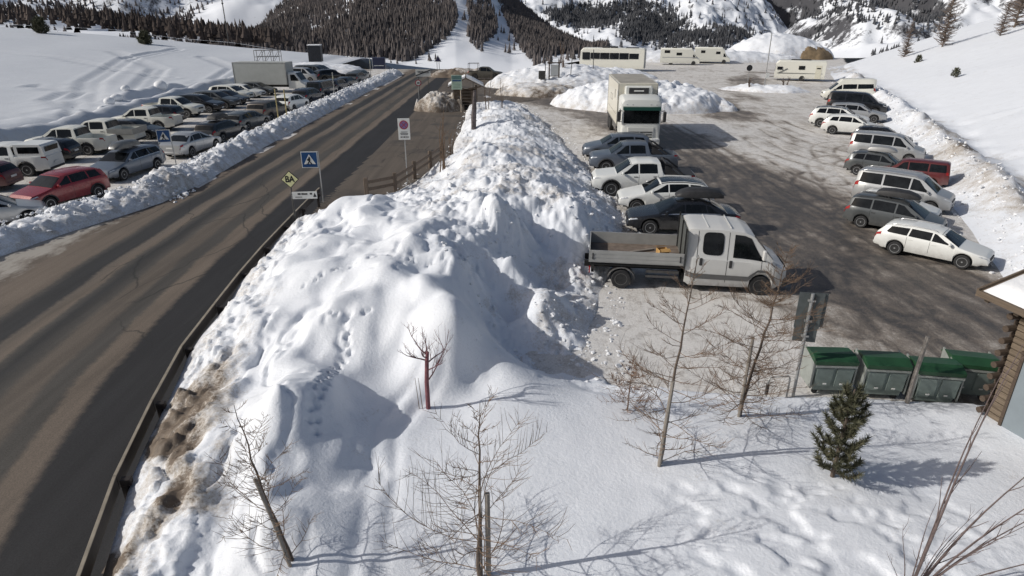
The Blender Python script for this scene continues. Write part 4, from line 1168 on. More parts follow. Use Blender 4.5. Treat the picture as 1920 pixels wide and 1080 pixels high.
def car(kind, col, label, cat, loc, deg, scale=1.0, rim='alloy', box=None, rails=None, roof=None, detail=True, name=None, extras=(), plate=True, group='vehicles parked on the pass', stretch=None):
    k = KINDS[kind]
    root = thing(name or {'hatch': 'hatchback', 'suv': 'suv_car', 'estate': 'estate_car', 'tourer': 'estate_car', 'sedan': 'saloon_car', 'mpv': 'people_carrier', 'van': 'van', 'minibus': 'minibus', 'pickup': 'pickup_truck'}[kind], label, cat, (loc[0], loc[1], loc[2] if len(loc) > 2 else 0.0), R(deg), group, scale)
    if stretch: root.scale = (scale * stretch, scale, scale)
    L, W, H, r = k['L'], k['W'], k['H'], k['r']
    use('body', ('body', kind), lambda: mk_body(k), col, root, angle=28)
    use('underbody', ('under', kind), lambda: MB().box((0, 0, .42), (L * .90, W * .78, .34)), M_UNDER, root, smooth=False)
    # glass
    def ws():
        mb = MB(); a, b = k['ws']
        for s in (1, -1): patch(mb, k, a, b, 5.08, 6.995, s, .006, 5, 4)
        return mb
    use('windscreen', ('ws', kind), ws, M_GLASS, root)
    def rw():
        mb = MB(); a, b = k['rw']
        for s in (1, -1): patch(mb, k, a, b, 5.15, 6.995, s, .007, 3, 3)
        return mb
    use('rear_window', ('rw', kind), rw, M_GLASS, root)
    qt = 4.0 + (k.get('topk', 0.9))
    for i, (a0, a1, b0, b1) in enumerate(k['win']):
        for s in (1, -1):
            def sw(a0=a0, a1=a1, b0=b0, b1=b1, s=s):
                mb = MB(); patch(mb, k, a0, b0, 4.10, qt, s, .006, 5, 2, a1, b1); return mb
            use('side_window', ('sw', kind, i, s), sw, M_GLASS, root)
    for s in (1, -1):
        def hl(s=s):
            mb = MB(); patch(mb, k, L / 2 - .05, L / 2 - .42, 3.05, 4.05, s, .012, 5, 2, L / 2 - .09, L / 2 - .36); return mb
        use('headlight', ('hl', kind, s), hl, M_LAMP, root)
        def tl(s=s):
            mb = MB(); x0 = -L / 2 + .02; patch(mb, k, x0, x0 + .26, 2.9, 4.2, s, .012, 4, 2); return mb
        use('tail_light', ('tl', kind, s), tl, M_RED, root)
        def mir(s=s):
            a = k['win'][0][0]; mb = MB(); zb = float(np.interp(-a, [-p[0] for p in k['belt']], [p[1] for p in k['belt']]))
            mb.box((a - .10, s * (W / 2 + .075), zb + .10), (.11, .19, .14), bev=.03); return mb
        use('mirror', ('mir', kind, s), mir, col if kind != 'minibus' else M_PLAST, root)
        if detail:
            for i, wv in enumerate(k['win'][:2]):
                def hd(wv=wv, s=s):
                    x = wv[2] + .12; mb = MB(); p = surf(k, x, 3.0, s); mb.box((x, p.y, p.z - .06), (.20, .03, .035)); return mb
                use('door_handle', ('dh', kind, i, s), hd, M_PLAST if kind in ('pickup', 'van', 'mpv') else col, root)
                def seam(wv=wv, s=s):
                    mb = MB(); x = wv[2] - .035; patch(mb, k, x, x - .014, .9, 4.0, s, .0025, 1, 6); return mb
                use('door_seam', ('ds', kind, i, s), seam, M_UNDER, root)
            if k.get('chrome'):
                def ch(s=s):
                    mb = MB(); a = k['win'][0][0] + .1; b = k['win'][-1][2] - .05; patch(mb, k, a, b, 3.97, 4.09, s, .01, 12, 1); return mb
                use('window_trim', ('ch', kind, s), ch, M_CHROME, root)
            if k.get('clad'):
                for xw in (k['wf'], k['wr']):
                    def arch(xw=xw, s=s):
                        mb = MB(); ra = r + .06; pts = []; 
                        for a in np.linspace(.12, math.pi - .12, 11):
                            x = xw + (ra + .03) * math.cos(a)
                            hw = W / 2 * (1 - 0.20 * max(0, (abs(x) / (L / 2) - 0.62) / 0.38) ** 2.6)
                            pts.append((x, s * hw * .985, r + (ra + .03) * math.sin(a)))
                        mb.tube(pts, .045, 6); return mb
                    use('arch_trim', ('ar', kind, xw, s), arch, M_PLAST, root)
    use('front_bumper', ('fb', kind), lambda: MB().box((L / 2 - .035, 0, .36 + (.1 if kind == 'pickup' else 0)), (.12, W * .74, .13), bev=.03), M_PLAST, root)
    use('grille', ('gr', kind), lambda: MB().box((L / 2 - .02, 0, float(k['top'][1][1]) - .12), (.07, W * .42, .13), bev=.02), M_PLAST, root)
    use('rear_bumper', ('rb', kind), lambda: MB().box((-L / 2 + .03, 0, .42), (.12, W * .76, .14), bev=.03), M_PLAST if kind in ('pickup', 'van', 'suv') else col, root)
    if plate:
        use('number_plate', ('npf', kind), lambda: MB().box((L / 2 + .03, 0, .47), (.015, .40, .10)), M_PLATE, root)
        use('number_plate', ('npr', kind), lambda: MB().box((-L / 2 - .005 - (.03 if kind == 'pickup' else 0), 0, .72), (.02, .44, .10)), M_PLATE, root)
    wheels(root, (k['wf'], k['wr']), W / 2 - .005, r, .22, rim)
    if rails:
        for s in (1, -1):
            x0, x1 = k['ws'][1] - .15, k['rw'][0] + .25
            pts = [(x0 + (x1 - x0) * t, s * W * .335, surf(k, x0 + (x1 - x0) * t, 5.4, s).z + (.055 if 0 < t < 1 else 0.0)) for t in (0, .06, .35, .65, .94, 1)]
            MB().tube(pts, .018, 6).build('roof_rail', rails, root)
    if roof:
        mb = MB()
        for s in (1, -1): patch(mb, k, k['ws'][1] + .02, k['rw'][0] + .02, 5.25, 6.995, s, .006, 10, 4)
        mb.build('roof_panel', roof, root, True)
    if box is not None: roof_box(root, k, *box)
    for e in extras:
        if e == 'canopy':
            z0, z1 = 1.13, 1.80
            mb = MB()
            mb.prism([(-.98, z0), (-2.60, z0), (-2.50, z1 - .10), (-2.40, z1 - .02), (-1.0, z1)], -W * .44, W * .44)
            c = mb.build('canopy', col, root, True)
            for s in (1, -1):
                MB().box((-1.75, s * (W * .44 + .004), 1.48), (1.15, .012, .36), bev=.004).build('canopy_window', M_GLASS, c)
            MB().box((-2.565, 0, 1.45), (.012, W * .66, .40), ry=R(-8)).build('canopy_door', M_GLASS, c)
        if e == 'sportbar':
            for s in (1, -1):
                MB().tube([(-1.0, s * W * .42, 1.72), (-1.35, s * W * .42, 1.62), (-1.95, s * W * .44, 1.18)], .05, 8).build('sport_bar', M_PLAST, root)
                MB().prism([(-1.0, 1.17), (-1.0, 1.62), (-1.3, 1.50), (-1.75, 1.17)], s * W * .43 - .01, s * W * .43 + .01).build('bar_panel', M_PLAST, root)
            MB().tube([(-1.05, -W * .40, 1.72), (-1.05, W * .40, 1.72)], .045, 8).build('sport_bar', M_PLAST, root)
        if e == 'cover':
            MB().box((-1.80, 0, 1.14), (1.55, W * .90, .05), bev=.02).build('bed_cover', M_PLAST, root)
        if e == 'dropbed':
            for s in (1, -1): MB().box((-1.80, s * (W / 2 + .04), 1.05), (1.75, .035, .38)).build('side_board', M_ALU, root)
            MB().box((-2.69, 0, 1.05), (.035, W + .12, .38)).build('tail_board', M_ALU, root)
            MB().box((-1.8, 0, .86), (1.75, W + .1, .05)).build('bed_floor', M_ALU, root)
        if e == 'rack':
            for s in (1, -1):
                for x in (-1.05, -2.5): MB().box((x, s * W * .46, 1.72), (.05, .05, 1.1)).build('rack_post', M_PLAST, root)
            for x in (-1.05, -2.5): MB().box((x, 0, 2.28), (.05, W * .97, .06)).build('rack_bar', M_PLAST, root)
            for s in (1, -1): MB().box((-1.77, s * W * .46, 2.28), (1.5, .05, .05)).build('rack_bar', M_PLAST, root)
        if e == 'skis':
            for q in (-.3, -.1, .15, .3): MB().box((-.3, q, H + .11), (1.7, .09, .03)).build('ski', M_PLAST, root)
            for x in (.1, -.8): MB().box((x, 0, H + .06), (.05, W * .66, .04)).build('rack_bar', M_PLAST, root)
    return root
M_ALU = plain('aluminium_board', (0.36, 0.36, 0.345), 0.5, 0.5, var=0.15, scale=3)

# ---- right lot, row along the snow bank (noses to the left)
car('suv', M_BLUEG, 'blue grey car half hidden behind the grey pickup below the lorry', 'car', (6.75, 41.6), 177, .98)
car('pickup', M_BLUEG, 'blue grey double cab pickup with sports bars near the white lorry', 'pickup', (7.15, 38.2), 177, .96, extras=('sportbar',))
car('pickup', M_WHITE, 'white double cab pickup with black bed cover parked against the bank', 'pickup', (6.75, 33.0), 176.5, .98, extras=('sportbar', 'cover'))
car('hatch', M_WHITE, 'white car with black roof between the white pickup and the black saloon', 'car', (7.25, 29.9), 176, 1.0, roof=M_BLACK, stretch=1.04)
car('sedan', M_BLACK, 'black saloon with black roof box behind the dropside lorry', 'car', (7.25, 26.6), 175, .98, box=(.35, 2.0, M_PLAST))
# ---- right lot, row along the hillside (tails to the lot), near to far
car('estate', M_WHITE, 'white estate car nearest on the right row with red tail lamp', 'car', (16.0, 23.2), -44, .80, rails=M_CHROME)
car('mpv', M_GREY, 'dark grey people carrier with long black roof box on the right', 'people carrier', (16.45, 26.7), -40, .80, box=(1.0, 2.1, M_PLAST), rails=M_PLAST)
car('hatch', M_WHITE, 'white car squeezed between the grey people carrier and the silver van', 'car', (17.5, 28.4), -40, .80)
car('van', M_SILVER, 'silver passenger van with bright roof rails on the right row', 'van', (18.85, 30.4), -40, .84, rails=M_CHROME)
car('suv', M_GREY, 'dark car with a pale grey roof box beside the red van', 'car', (21.2, 36.9), -36, .80, box=(.9, 1.9, M_SILVER))
car('van', M_MAROON, 'dark red van nosed in to the snow edge behind the silver van', 'van', (22.0, 35.0), 146, .68)
car('van', M_SILVER, 'light silver van with dark windows midway along the right row', 'van', (23.9, 41.3), -34, .86)
car('hatch', M_BLACK, 'black hatchback just beyond the light silver van', 'car', (26.2, 46.2), -32, .90)
car('hatch', M_WHITE, 'white hatchback beyond the black hatchback in the right row', 'car', (26.4, 51.0), -28, 1.0, detail=False)
car('suv', M_WHITE, 'white car with dark roof in the far right row', 'car', (27.0, 54.4), -28, 1.0, roof=M_BLACK, detail=False)
car('estate', M_SILVER, 'pale estate car with dark side windows next to the black van', 'car', (30.2, 58.0), -28, 1.0, detail=False)
car('van', M_BLACK, 'black van parked below the white minibus', 'van', (32.3, 62.3), -28, 1.02, detail=False)
car('minibus', M_OFFW, 'tall cream white minibus at the far end of the right row', 'minibus', (36.6, 73.0), 164, .92, detail=False)

# ---- left car park, back row under the ridge (tails to the aisle), near to far
G2 = 'vehicles in the left car park'
car('hatch', M_MAROON, 'dark red brown car cut by the left edge of the picture', 'car', (-28.5, 33.6), 184, 1.0, detail=False, group=G2)
car('pickup', M_WHITE, 'white pickup with a white canopy at the left edge', 'pickup', (-29.2, 37.3), 184, 1.0, extras=('canopy',), group=G2)
car('hatch', M_BLACK, 'black car between the canopy pickup and the next white pickup', 'car', (-29.6, 40.7), 184, 1.0, detail=False, group=G2)
car('pickup', M_OFFW, 'cream white pickup, second from the left edge, open bed', 'pickup', (-29.4, 43.4), 182, 1.0, group=G2)
car('pickup', M_OFFW, 'white pickup with a grey aluminium dropside bed', 'pickup', (-29.2, 46.6), 181, 1.0, extras=('dropbed',), group=G2)
car('hatch', M_BLACK, 'black hatchback with bright wheel beside the dropside pickup', 'car', (-28.3, 49.2), 0, .95, group=G2)
car('pickup', M_OFFW, 'white pickup with tail to the aisle in the middle of the row', 'pickup', (-29.5, 53.0), 180, 1.0, group=G2)
car('suv', M_BLACK, 'black car just behind the middle white pickup', 'car', (-30.2, 56.2), 180, .95, detail=False, group=G2)
car('pickup', M_OFFW, 'cream pickup parked nose to the aisle below the snow ridge', 'pickup', (-30.9, 60.6), -4, .98, group=G2)
car('suv', M_BLACK, 'black off road car next to the cream pickup nose', 'car', (-29.9, 63.6), -4, 1.0, detail=False, group=G2)
car('suv', M_GREY, 'dark grey off road car, second beyond the cream pickup', 'car', (-29.6, 66.6), -4, 1.0, detail=False, group=G2)
car('hatch', M_BLACK, 'black car, third beyond the cream pickup', 'car', (-29.6, 69.3), -4, 1.0, detail=False, group=G2)
car('suv', M_OFFW, 'white crossover in front of the grey box lorry', 'car', (-30.4, 72.4), -4, 1.0, detail=False, group=G2)
car('estate', M_WHITE, 'white estate with dark windows touching the box lorry', 'car', (-30.3, 75.4), -4, 1.0, detail=False, group=G2)
car('hatch', M_GREY, 'grey car hidden under the near corner of the box lorry', 'car', (-29.6, 78.0), -4, 1.0, detail=False, group=G2)
car('van', M_SILVER, 'silver van just beyond the box lorry cab', 'van', (-29.2, 94.0), -8, 1.0, detail=False, group=G2)
car('van', M_GREY, 'grey van, second beyond the box lorry', 'van', (-29.0, 98.5), -8, 1.0, detail=False, group=G2)
car('suv', M_BLACK, 'black off road car at the far end under the snow ledge', 'car', (-29.0, 102.5), -8, 1.05, detail=False, group=G2)
# ---- left car park, row beside the road
car('hatch', M_SILVER, 'silver car cut by the left edge beside the snow wall', 'car', (-22.75, 27.3), 38, .92, group=G2)
car('suv', M_REDP, 'dark red off road car facing the camera by the snow wall', 'car', (-22.1, 31.0), -110, .93, group=G2)
car('tourer', M_BLUEG, 'grey blue estate with a grey roof box beside the red car', 'car', (-22.3, 37.2), -100, 1.0, box=(.9, 1.9, M_GREY), group=G2)
car('sedan', M_SILVER, 'silver saloon seen from behind by the left crossing sign', 'car', (-21.5, 43.6), 82, 1.0, group=G2)
car('estate', M_BLACK, 'black estate with black roof box beside the silver saloon', 'car', (-21.6, 48.7), 82, 1.0, box=(.8, 1.9, M_PLAST), group=G2)
car('estate', M_GREY, 'grey estate between the black estate and the brown car', 'car', (-21.6, 53.7), 80, 1.0, group=G2)
car('suv', M_BROWN, 'brown off road car with a pale number plate by the snow wall', 'car', (-21.5, 58.6), 80, 1.05, group=G2)
car('suv', M_WHITE, 'small white car beyond the brown car in the road row', 'car', (-21.4, 64.8), 80, .95, detail=False, group=G2)
car('suv', M_NAVY, 'dark blue car, first beyond the small white car', 'car', (-21.3, 70.0), 80, 1.0, detail=False, group=G2)
car('van', M_BLACK, 'black van, second beyond the small white car', 'van', (-21.2, 75.0), 82, 1.0, detail=False, group=G2)
car('suv', M_NAVY, 'dark blue car, third beyond the small white car', 'car', (-21.0, 80.5), 82, 1.0, detail=False, group=G2)
car('hatch', M_BLACK, 'black car, fourth beyond the small white car', 'car', (-21.0, 85.5), 82, 1.0, detail=False, group=G2)
car('suv', M_GREY, 'dark grey car at the far end of the road row', 'car', (-20.9, 91.0), 82, 1.0, detail=False, group=G2)
car('hatch', M_GREY, 'small grey car last by the far snow wall', 'car', (-21.6, 96.5), 82, 1.0, detail=False, group=G2)
car('suv', M_BLACK, 'black car in the far middle of the left car park', 'car', (-25.5, 95.0), 40, 1.0, detail=False, group=G2)
# ---- junction
car('pickup', M_OLIVE, 'old brown pickup with a bed rack at the road junction', 'pickup', (-3.9, 98.6), -4, .95, rim='steel', extras=('rack',), detail=False, group='vehicles on the junction')

# ------------------------------------------------------------------ dropside crew-cab lorry
def loft(mb, rings, flip=False):
    n = len(rings[0]); o = [p for r_ in rings for p in r_]
    fs = [(i * n + j, (i + 1) * n + j, (i + 1) * n + (j + 1) % n, i * n + (j + 1) % n) for i in range(len(rings) - 1) for j in range(n)]
    fs.append(tuple(range(n))); b = (len(rings) - 1) * n
    fs.append(tuple(range(b + n - 1, b - 1, -1)))
    mb.add(o, [f[::-1] for f in fs] if flip else fs)
KINDS['crewcab'] = dict(L=3.9, W=2.02, H=2.25, r=.34, wf=1.02, wr=-9.0, roofw=.84, top=[(1.95, .62), (1.92, .92), (1.80, 1.06), (1.42, 1.22), (.62, 2.06), (.28, 2.20), (-.5, 2.26), (-1.55, 2.26), (-1.70, 2.23), (-1.72, 2.2), (-1.95, 2.2)],
    belt=[(1.9, .92), (1.42, 1.16), (-1.95, 1.32)], ws=(1.38, .64), win=[(1.13, .50, -.05, -.05), (-.42, -.42, -1.18, -1.18)])
k = KINDS['crewcab']
t = thing('dropside_lorry', 'white double cab dropside lorry with empty bed in the foreground of the lot', 'lorry', (6.05, 20.72, 0), R(-7.5), 'vehicles parked on the pass', .98)
M_CABW = paint('lorry_white', (0.60, 0.60, 0.585), 0.0, .35, .7)
XC = 1.15          # cab centre ahead of the origin
def mkcab():
    mb = MB()
    xs = [x for x in stations(k) if x >= -1.70]
    rings = []
    for x in xs:
        h = half_ring(k, x, None)
        rings.append([(x, -y, z) for y, z in h[:-1]] + [(x, 0, h[-1][1])] + [(x, y, z) for y, z in reversed(h[:-1])])
    n = len(rings[0])
    fs = [(i * n + j, (i + 1) * n + j, (i + 1) * n + j + 1, i * n + j + 1) for i in range(len(rings) - 1) for j in range(n - 1)]
    fs.append(tuple(range(n))); o = (len(rings) - 1) * n; fs.append(tuple(range(o + n - 1, o - 1, -1)))
    mb.add([p for r_ in rings for p in r_], [f[::-1] for f in fs])
    return mb
cab = use('cab', 'crewcab', mkcab, M_CABW, t, (XC, 0, 0), angle=28)
def rounded(k, a, b, q0, q1, s, off, rad=.16):
    """a pane with rounded corners on the skin"""
    mb = MB(); cx, cq = (a + b) / 2, (q0 + q1) / 2; hx, hq = abs(a - b) / 2, (q1 - q0) / 2
    pts = []
    for i in range(24):
        an = 2 * math.pi * i / 24
        c, sn = math.cos(an), math.sin(an)
        e = 0.42
        pts.append((cx + hx * math.copysign(abs(c) ** e, c), cq + hq * math.copysign(abs(sn) ** e, sn)))
    vs = [surf(k, cx, cq, s) + Vector((0, s * off, 0))]
    vs += [surf(k, x, q, s) + Vector((0, s * off, 0)) for x, q in pts]
    mb.add(vs, [(0, i + 1, (i + 1) % 24 + 1) if s < 0 else (0, (i + 1) % 24 + 1, i + 1) for i in range(24)])
    return mb
for s in (1, -1):
    w = rounded(k, -.42, -1.16, 4.10, 4.92, s, .012).build('rear_side_window', M_GLASS, t, loc=(XC, 0, 0))
    mb = MB(); patch(mb, k, 1.12, -.06, 4.08, 4.90, s, .012, 8, 3, .52, -.06)
    mb.build('front_side_window', M_GLASS, t, True, loc=(XC, 0, 0))
    for x in (-.24, -1.33, .98):
        mb = MB(); patch(mb, k, x, x - .018, .9, 4.95 if x < .9 else 4.05, s, .004, 1, 8); mb.build('door_seam', M_UNDER, t, loc=(XC, 0, 0))
    for x in (-.14, -1.20):
        p = surf(k, x + .05, 3.2, s); MB().box((x + XC + .02, p.y + s * .012, p.z - .12), (.11, .045, .26), bev=.02).build('door_handle', M_PLAST, t)
    mb = MB(); patch(mb, k, 1.5, -1.68, 1.25, 1.8, s, .012, 10, 1); mb.build('side_moulding', plain('grey_moulding', (.11, .11, .11), .6), t, loc=(XC, 0, 0))
    MB().box((XC + .98, s * 1.14, 1.48), (.12, .16, .34), bev=.03).build('mirror', M_CABW, t)
    MB().tube([(XC + .98, s * .98, 1.30), (XC + .98, s * 1.12, 1.36)], .025, 6).build('mirror_arm', M_PLAST, t)
    mb = MB(); patch(mb, k, 1.90, 1.42, 3.1, 4.3, s, .015, 5, 2, 1.86, 1.5); mb.build('headlight', M_LAMP, t, loc=(XC, 0, 0))
mb = MB()
for s in (1, -1): patch(mb, k, *k['ws'], 5.08, 6.995, s, .008, 6, 4)
mb.build('windscreen', M_GLASS, t, True, loc=(XC, 0, 0))
for x in (-.2, -1.0): MB().box((XC + x, 0, 2.262), (.03, 1.5, .02)).build('roof_rib', M_CABW, t)
MB().box((XC + 1.9, 0, .48), (.2, 1.8, .30), bev=.05).build('front_bumper', M_PLAST, t)
MB().box((XC + 1.93, 0, .86), (.08, 1.0, .2), bev=.03).build('grille', M_PLAST, t)
MB().box((XC - .3, 0, .46), (3.0, 1.6, .3)).build('underbody', M_UNDER, t)
# the crew cab is short: close it up against the longer bed
for o in list(t.children):
    o.location.x = .909 * o.location.x + .281
    o.scale.x = .909
# bed
X0, X1, BW, ZF = -.30, -3.42, 2.06, .98
M_BRD = plain('grey_dropside', (.40, .40, .385), .5, .25, var=.12, scale=2.5)
M_BEDF = plain('bed_ply', (.16, .125, .10), .8, var=.35, scale=4)
MB().box(((X0 + X1) / 2, 0, ZF - .03), (X0 - X1, BW - .06, .05)).build('bed_floor', M_BEDF, t)
for s in (1, -1):
    sb = MB().box(((X0 + X1) / 2, s * (BW / 2), ZF + .19), (X0 - X1, .035, .42)).build('side_board', M_BRD, t)
    for z in (.06, .19, .33): MB().box(((X0 + X1) / 2, s * (BW / 2 + .021), ZF + z), (X0 - X1 - .04, .010, .09)).build('board_rib', M_BRD, sb)
    for x in (X0 - .12, X1 + .1): MB().box((x, s * (BW / 2 + .03), ZF + .2), (.04, .03, .22)).build('latch', M_PLAST, sb)
    MB().box(((X0 + X1) / 2, s * (BW / 2 - .06), ZF - .09), (X0 - X1, .08, .09)).build('bed_rail', M_UNDER, t)
    MB().box(((X0 + X1) / 2 + .1, s * .35, .66), (3.7, .09, .20)).build('chassis_beam', M_UNDER, t)
    # mudguard
    pts = [(-2.33 + .46 * math.cos(a), s * .86, .34 + .46 * math.sin(a)) for a in np.linspace(.15, 3.0, 11)]
    mb = MB()
    for (x0, y0, z0), (x1, y1, z1) in zip(pts[:-1], pts[1:]):
        mb.add([(x0, y0 - .12, z0), (x0, y0 + .12, z0), (x1, y1 + .12, z1), (x1, y1 - .12, z1)], [(0, 1, 2, 3)])
        mb.add([(x0, y0 + s * .12, z0), (x1, y1 + s * .12, z1), (x1, y1 + s * .12, z1 - .05), (x0, y0 + s * .12, z0 - .05)], [(0, 1, 2, 3)])
    mb.build('mudguard', M_STEEL, t)
    MB().box((-.95, s * .78, .62), (1.1, .06, .10)).build('side_guard', M_STEEL, t)
    MB().box((-.95, s * .78, .44), (1.1, .05, .08)).build('side_guard', M_STEEL, t)
MB().box((X1 - .02, 0, ZF + .19), (.035, BW + .03, .42)).build('tail_board', M_BRD, t)
MB().box((X1 + .1, 0, .62), (.10, 1.9, .12)).build('rear_beam', M_UNDER, t)
for s in (1, -1): MB().box((X1 - .0, s * .85, .62), (.05, .3, .14)).build('tail_light', M_RED, t)
hb = MB().box((X0 + .03, 0, ZF + .58), (.05, BW, 1.18))
hb.build('headboard', plain('headboard_mesh', (.10, .105, .10), .6, .3, var=.25, scale=10), t)
for s in (1, -1, 0): MB().box((X0 - .01, s * (BW / 2 - .03), ZF + .62), (.05, .06, 1.3)).build('headboard_post', M_UNDER, t)
wheels(t, (.909 * (XC + 1.02) + .281, -2.33), .98, .345, .22, 'steel')
# things lying on the bed
mrot = Matrix.Rotation(R(-7.5), 3, 'Z')
def on_bed(x, y, z):
    p = mrot @ Vector((x * .98, y * .98, z * .98)); return (6.05 + p.x, 20.72 + p.y, p.z)
cb = thing('cardboard_box', 'open orange brown cardboard box against the lorry headboard', 'box', on_bed(-.95, -.35, ZF), R(10))
M_CARD = plain('cardboard', (.42, .25, .09), .8, var=.2)
for s in (1, -1):
    MB().box((s * .16, 0, .16), (.012, .34, .30)).build('side', M_CARD, cb); MB().box((0, s * .17, .16), (.33, .012, .30)).build('side', M_CARD, cb)
    MB().box((0, s * .24, .335), (.33, .16, .010), rx=R(-s * 25)).build('flap', M_CARD, cb)
MB().box((0, 0, .012), (.32, .33, .012)).build('base', M_CARD, cb)
rp = MB()
rp.tube([(.15 * math.cos(a) * (1 - a * .004), .15 * math.sin(a), .03 + a * .004) for a in np.linspace(0, 18, 70)], .016, 5)
o = rp.build('rope_coil', plain('rope', (.5, .42, .25), .9), smooth=True, loc=on_bed(-.95, -.78, ZF)); tag(o, 'pale rope coil beside the cardboard box on the lorry bed', 'rope')
o = MB().box((0, 0, .03), (.9, .10, .055)).build('timber_offcut', plain('timber_grey', (.22, .19, .16), .85), loc=on_bed(-1.6, .2, ZF)); o.rotation_euler = (0, 0, R(20)); tag(o, 'grey timber offcut lying on the lorry bed', 'timber')

# ------------------------------------------------------------------ white refrigerated lorry
t = thing('box_lorry', 'white refrigerated lorry with a tall box facing the camera', 'lorry', (8.75, 44.6, 0), R(-93.0), 'lorries on the pass', 1.10)
M_TRW = paint('truck_white', (.66, .67, .64), 0, .4, .35)
M_TRB = paint('truck_box', (.60, .575, .49), 0, .5, .35)
M_DGREEN = plain('dark_green_visor', (.01, .05, .035), .3)
# cab: x forward 0 = front face, body behind
mb = MB()
rings = []
for x, z0, z1, hw, ch in ((-2.05, .75, 3.15, 1.22, .10), (-1.0, .72, 3.20, 1.23, .12), (-.55, .55, 3.12, 1.23, .14), (-.22, .45, 2.98, 1.21, .16), (-.06, .42, 2.5, 1.17, .2), (0.0, .45, 1.62, 1.14, .16), (.03, .5, 1.5, 1.10, .14)):
    rings.append([(x, -hw + ch * .4, z0), (x, -hw, z0 + .2), (x, -hw, z1 - ch * 1.6), (x, -hw + ch, z1 - ch * .4), (x, -hw + ch * 2.4, z1), (x, hw - ch * 2.4, z1), (x, hw - ch, z1 - ch * .4), (x, hw, z1 - ch * 1.6), (x, hw, z0 + .2), (x, hw - ch * .4, z0)])
loft(mb, rings)
mb.build('cab', M_TRW, t, True, 30)
MB().prism([(-.02, 1.62), (.035, 1.62), (-.005, 2.46), (-.08, 2.46)], -1.08, 1.08).build('windscreen', M_GLASS, t)
MB().prism([(-.10, 2.44), (.10, 2.40), (.05, 2.58), (-.18, 2.62)], -1.14, 1.14).build('sun_visor', M_DGREEN, t)
gp = MB().box((.04, 0, 1.05), (.05, 1.6, .66), bev=.02).build('grille_panel', M_TRW, t)
for z in (.80, .95, 1.10): MB().box((.072, 0, z), (.025, 1.42, .055)).build('grille_slat', M_PLAST, gp)
em = MB()
em.tube([(.10, .125 * math.cos(a), 1.0 + .125 * math.sin(a)) for a in np.linspace(0, 2 * math.pi, 21)], .016, 6)
for a in (90, 210, 330): em.tube([(.10, 0, 1.0), (.10, .12 * math.cos(R(a)), 1.0 + .12 * math.sin(R(a)))], [.022, .008], 6)
MB().lathe([(.13, 0), (.13, .012)], 20, 'z').build('badge_ground', M_PLAST, t).matrix_local = Matrix.Translation((.083, 0, 1.0)) @ Matrix.Rotation(R(90), 4, 'Y')
em.build('star_emblem', M_CHROME, t, True)
MB().box((.06, 0, .52), (.22, 2.42, .42), bev=.06).build('bumper', M_TRW, t)
MB().box((.16, 0, .34), (.06, 1.2, .10)).build('bumper_slot', M_PLAST, t)
MB().box((.175, 0, .52), (.012, .5, .11)).build('number_plate', M_PLATE, t)
for s in (1, -1):
    MB().box((.15, s * .92, .60), (.06, .42, .20), bev=.03).build('headlight', M_LAMP, t)
    MB().box((.16, s * .95, .40), (.04, .26, .09), bev=.01).build('fog_light', M_LAMP, t)
    MB().box((.02, s * 1.40, 2.02), (.16, .20, .62), bev=.04).build('mirror', M_PLAST, t)
    MB().tube([(-.05, s * 1.2, 2.35), (.02, s * 1.4, 2.38)], .025, 6).build('mirror_arm', M_PLAST, t)
    MB().tube([(-.05, s * 1.2, 1.70), (.02, s * 1.4, 1.72)], .025, 6).build('mirror_arm', M_PLAST, t)
    MB().box((-.75, s * 1.232, 2.05), (.80, .02, .66), bev=.008).build('side_window', M_GLASS, t)
    MB().box((-1.25, s * 1.20, .62), (.9, .06, .24)).build('step', M_STEEL, t)
    for q in (.55, .9): MB().box((-.02, s * q, 2.72), (.06, .10, .05)).build('marker_lamp', M_LAMP, t)
    MB().box((-2.6, s * 1.28, 3.05), (.30, .015, .55)).build('side_deflector', M_TRW, t)
# box
bx_ = MB().box((-6.0, 0, 2.42), (7.2, 2.5, 2.70), bev=.03).build('cargo_box', M_TRB, t)
MB().box((-6.0, 0, 3.775), (7.0, 2.3, .012)).build('roof_sheet', plain('dusty_roof', (.33, .31, .27), .7, var=.2, scale=1), bx_)
for s in (1, -1):
    MB().box((-6.0, s * 1.255, 1.12), (7.2, .02, .09)).build('lower_rail', M_STEEL, bx_)
    MB().box((-6.0, s * 1.255, 3.73), (7.2, .02, .06)).build('upper_rail', M_ALU, bx_)
    for x in (-2.44, -9.56): MB().box((x, s * 1.255, 2.42), (.08, .02, 2.6)).build('corner_post', M_ALU, bx_)
    for x, z, w_, h_ in ((-4.2, 2.95, .09, .55), (-4.5, 2.95, .09, .55), (-6.6, 2.7, 1.3, .03), (-6.6, 2.35, 1.3, .03), (-7.25, 2.52, .03, .35), (-5.95, 2.52, .03, .35), (-6.0, 1.75, 5.6, .02)):
        MB().box((x, s * 1.2535, z), (w_, .008, h_)).build('side_marking', M_STEEL, bx_)
    MB().box((-5.2, s * 1.1, .72), (2.4, .05, .34)).build('side_guard', M_STEEL, t)
    MB().box((-8.7, s * 1.12, .98), (2.0, .25, .04)).build('mudguard', M_PLAST, t)
MB().box((-6.0, 0, .92), (7.4, .9, .26)).build('chassis', M_UNDER, t)
fr = MB().box((-2.20, 0, 3.32), (.40, 1.75, .62), bev=.08).build('refrigeration_unit', M_TRW, t)
MB().box((-1.985, 0, 3.34), (.03, 1.25, .36), bev=.01).build('unit_grille', M_PLAST, fr)
MB().box((-1.965, 0, 3.34), (.012, .62, .07)).build('unit_lettering', M_PLATE, fr)
wheels(t, (-.95, -7.6, -8.75), 1.22, .48, .30, 'steel')

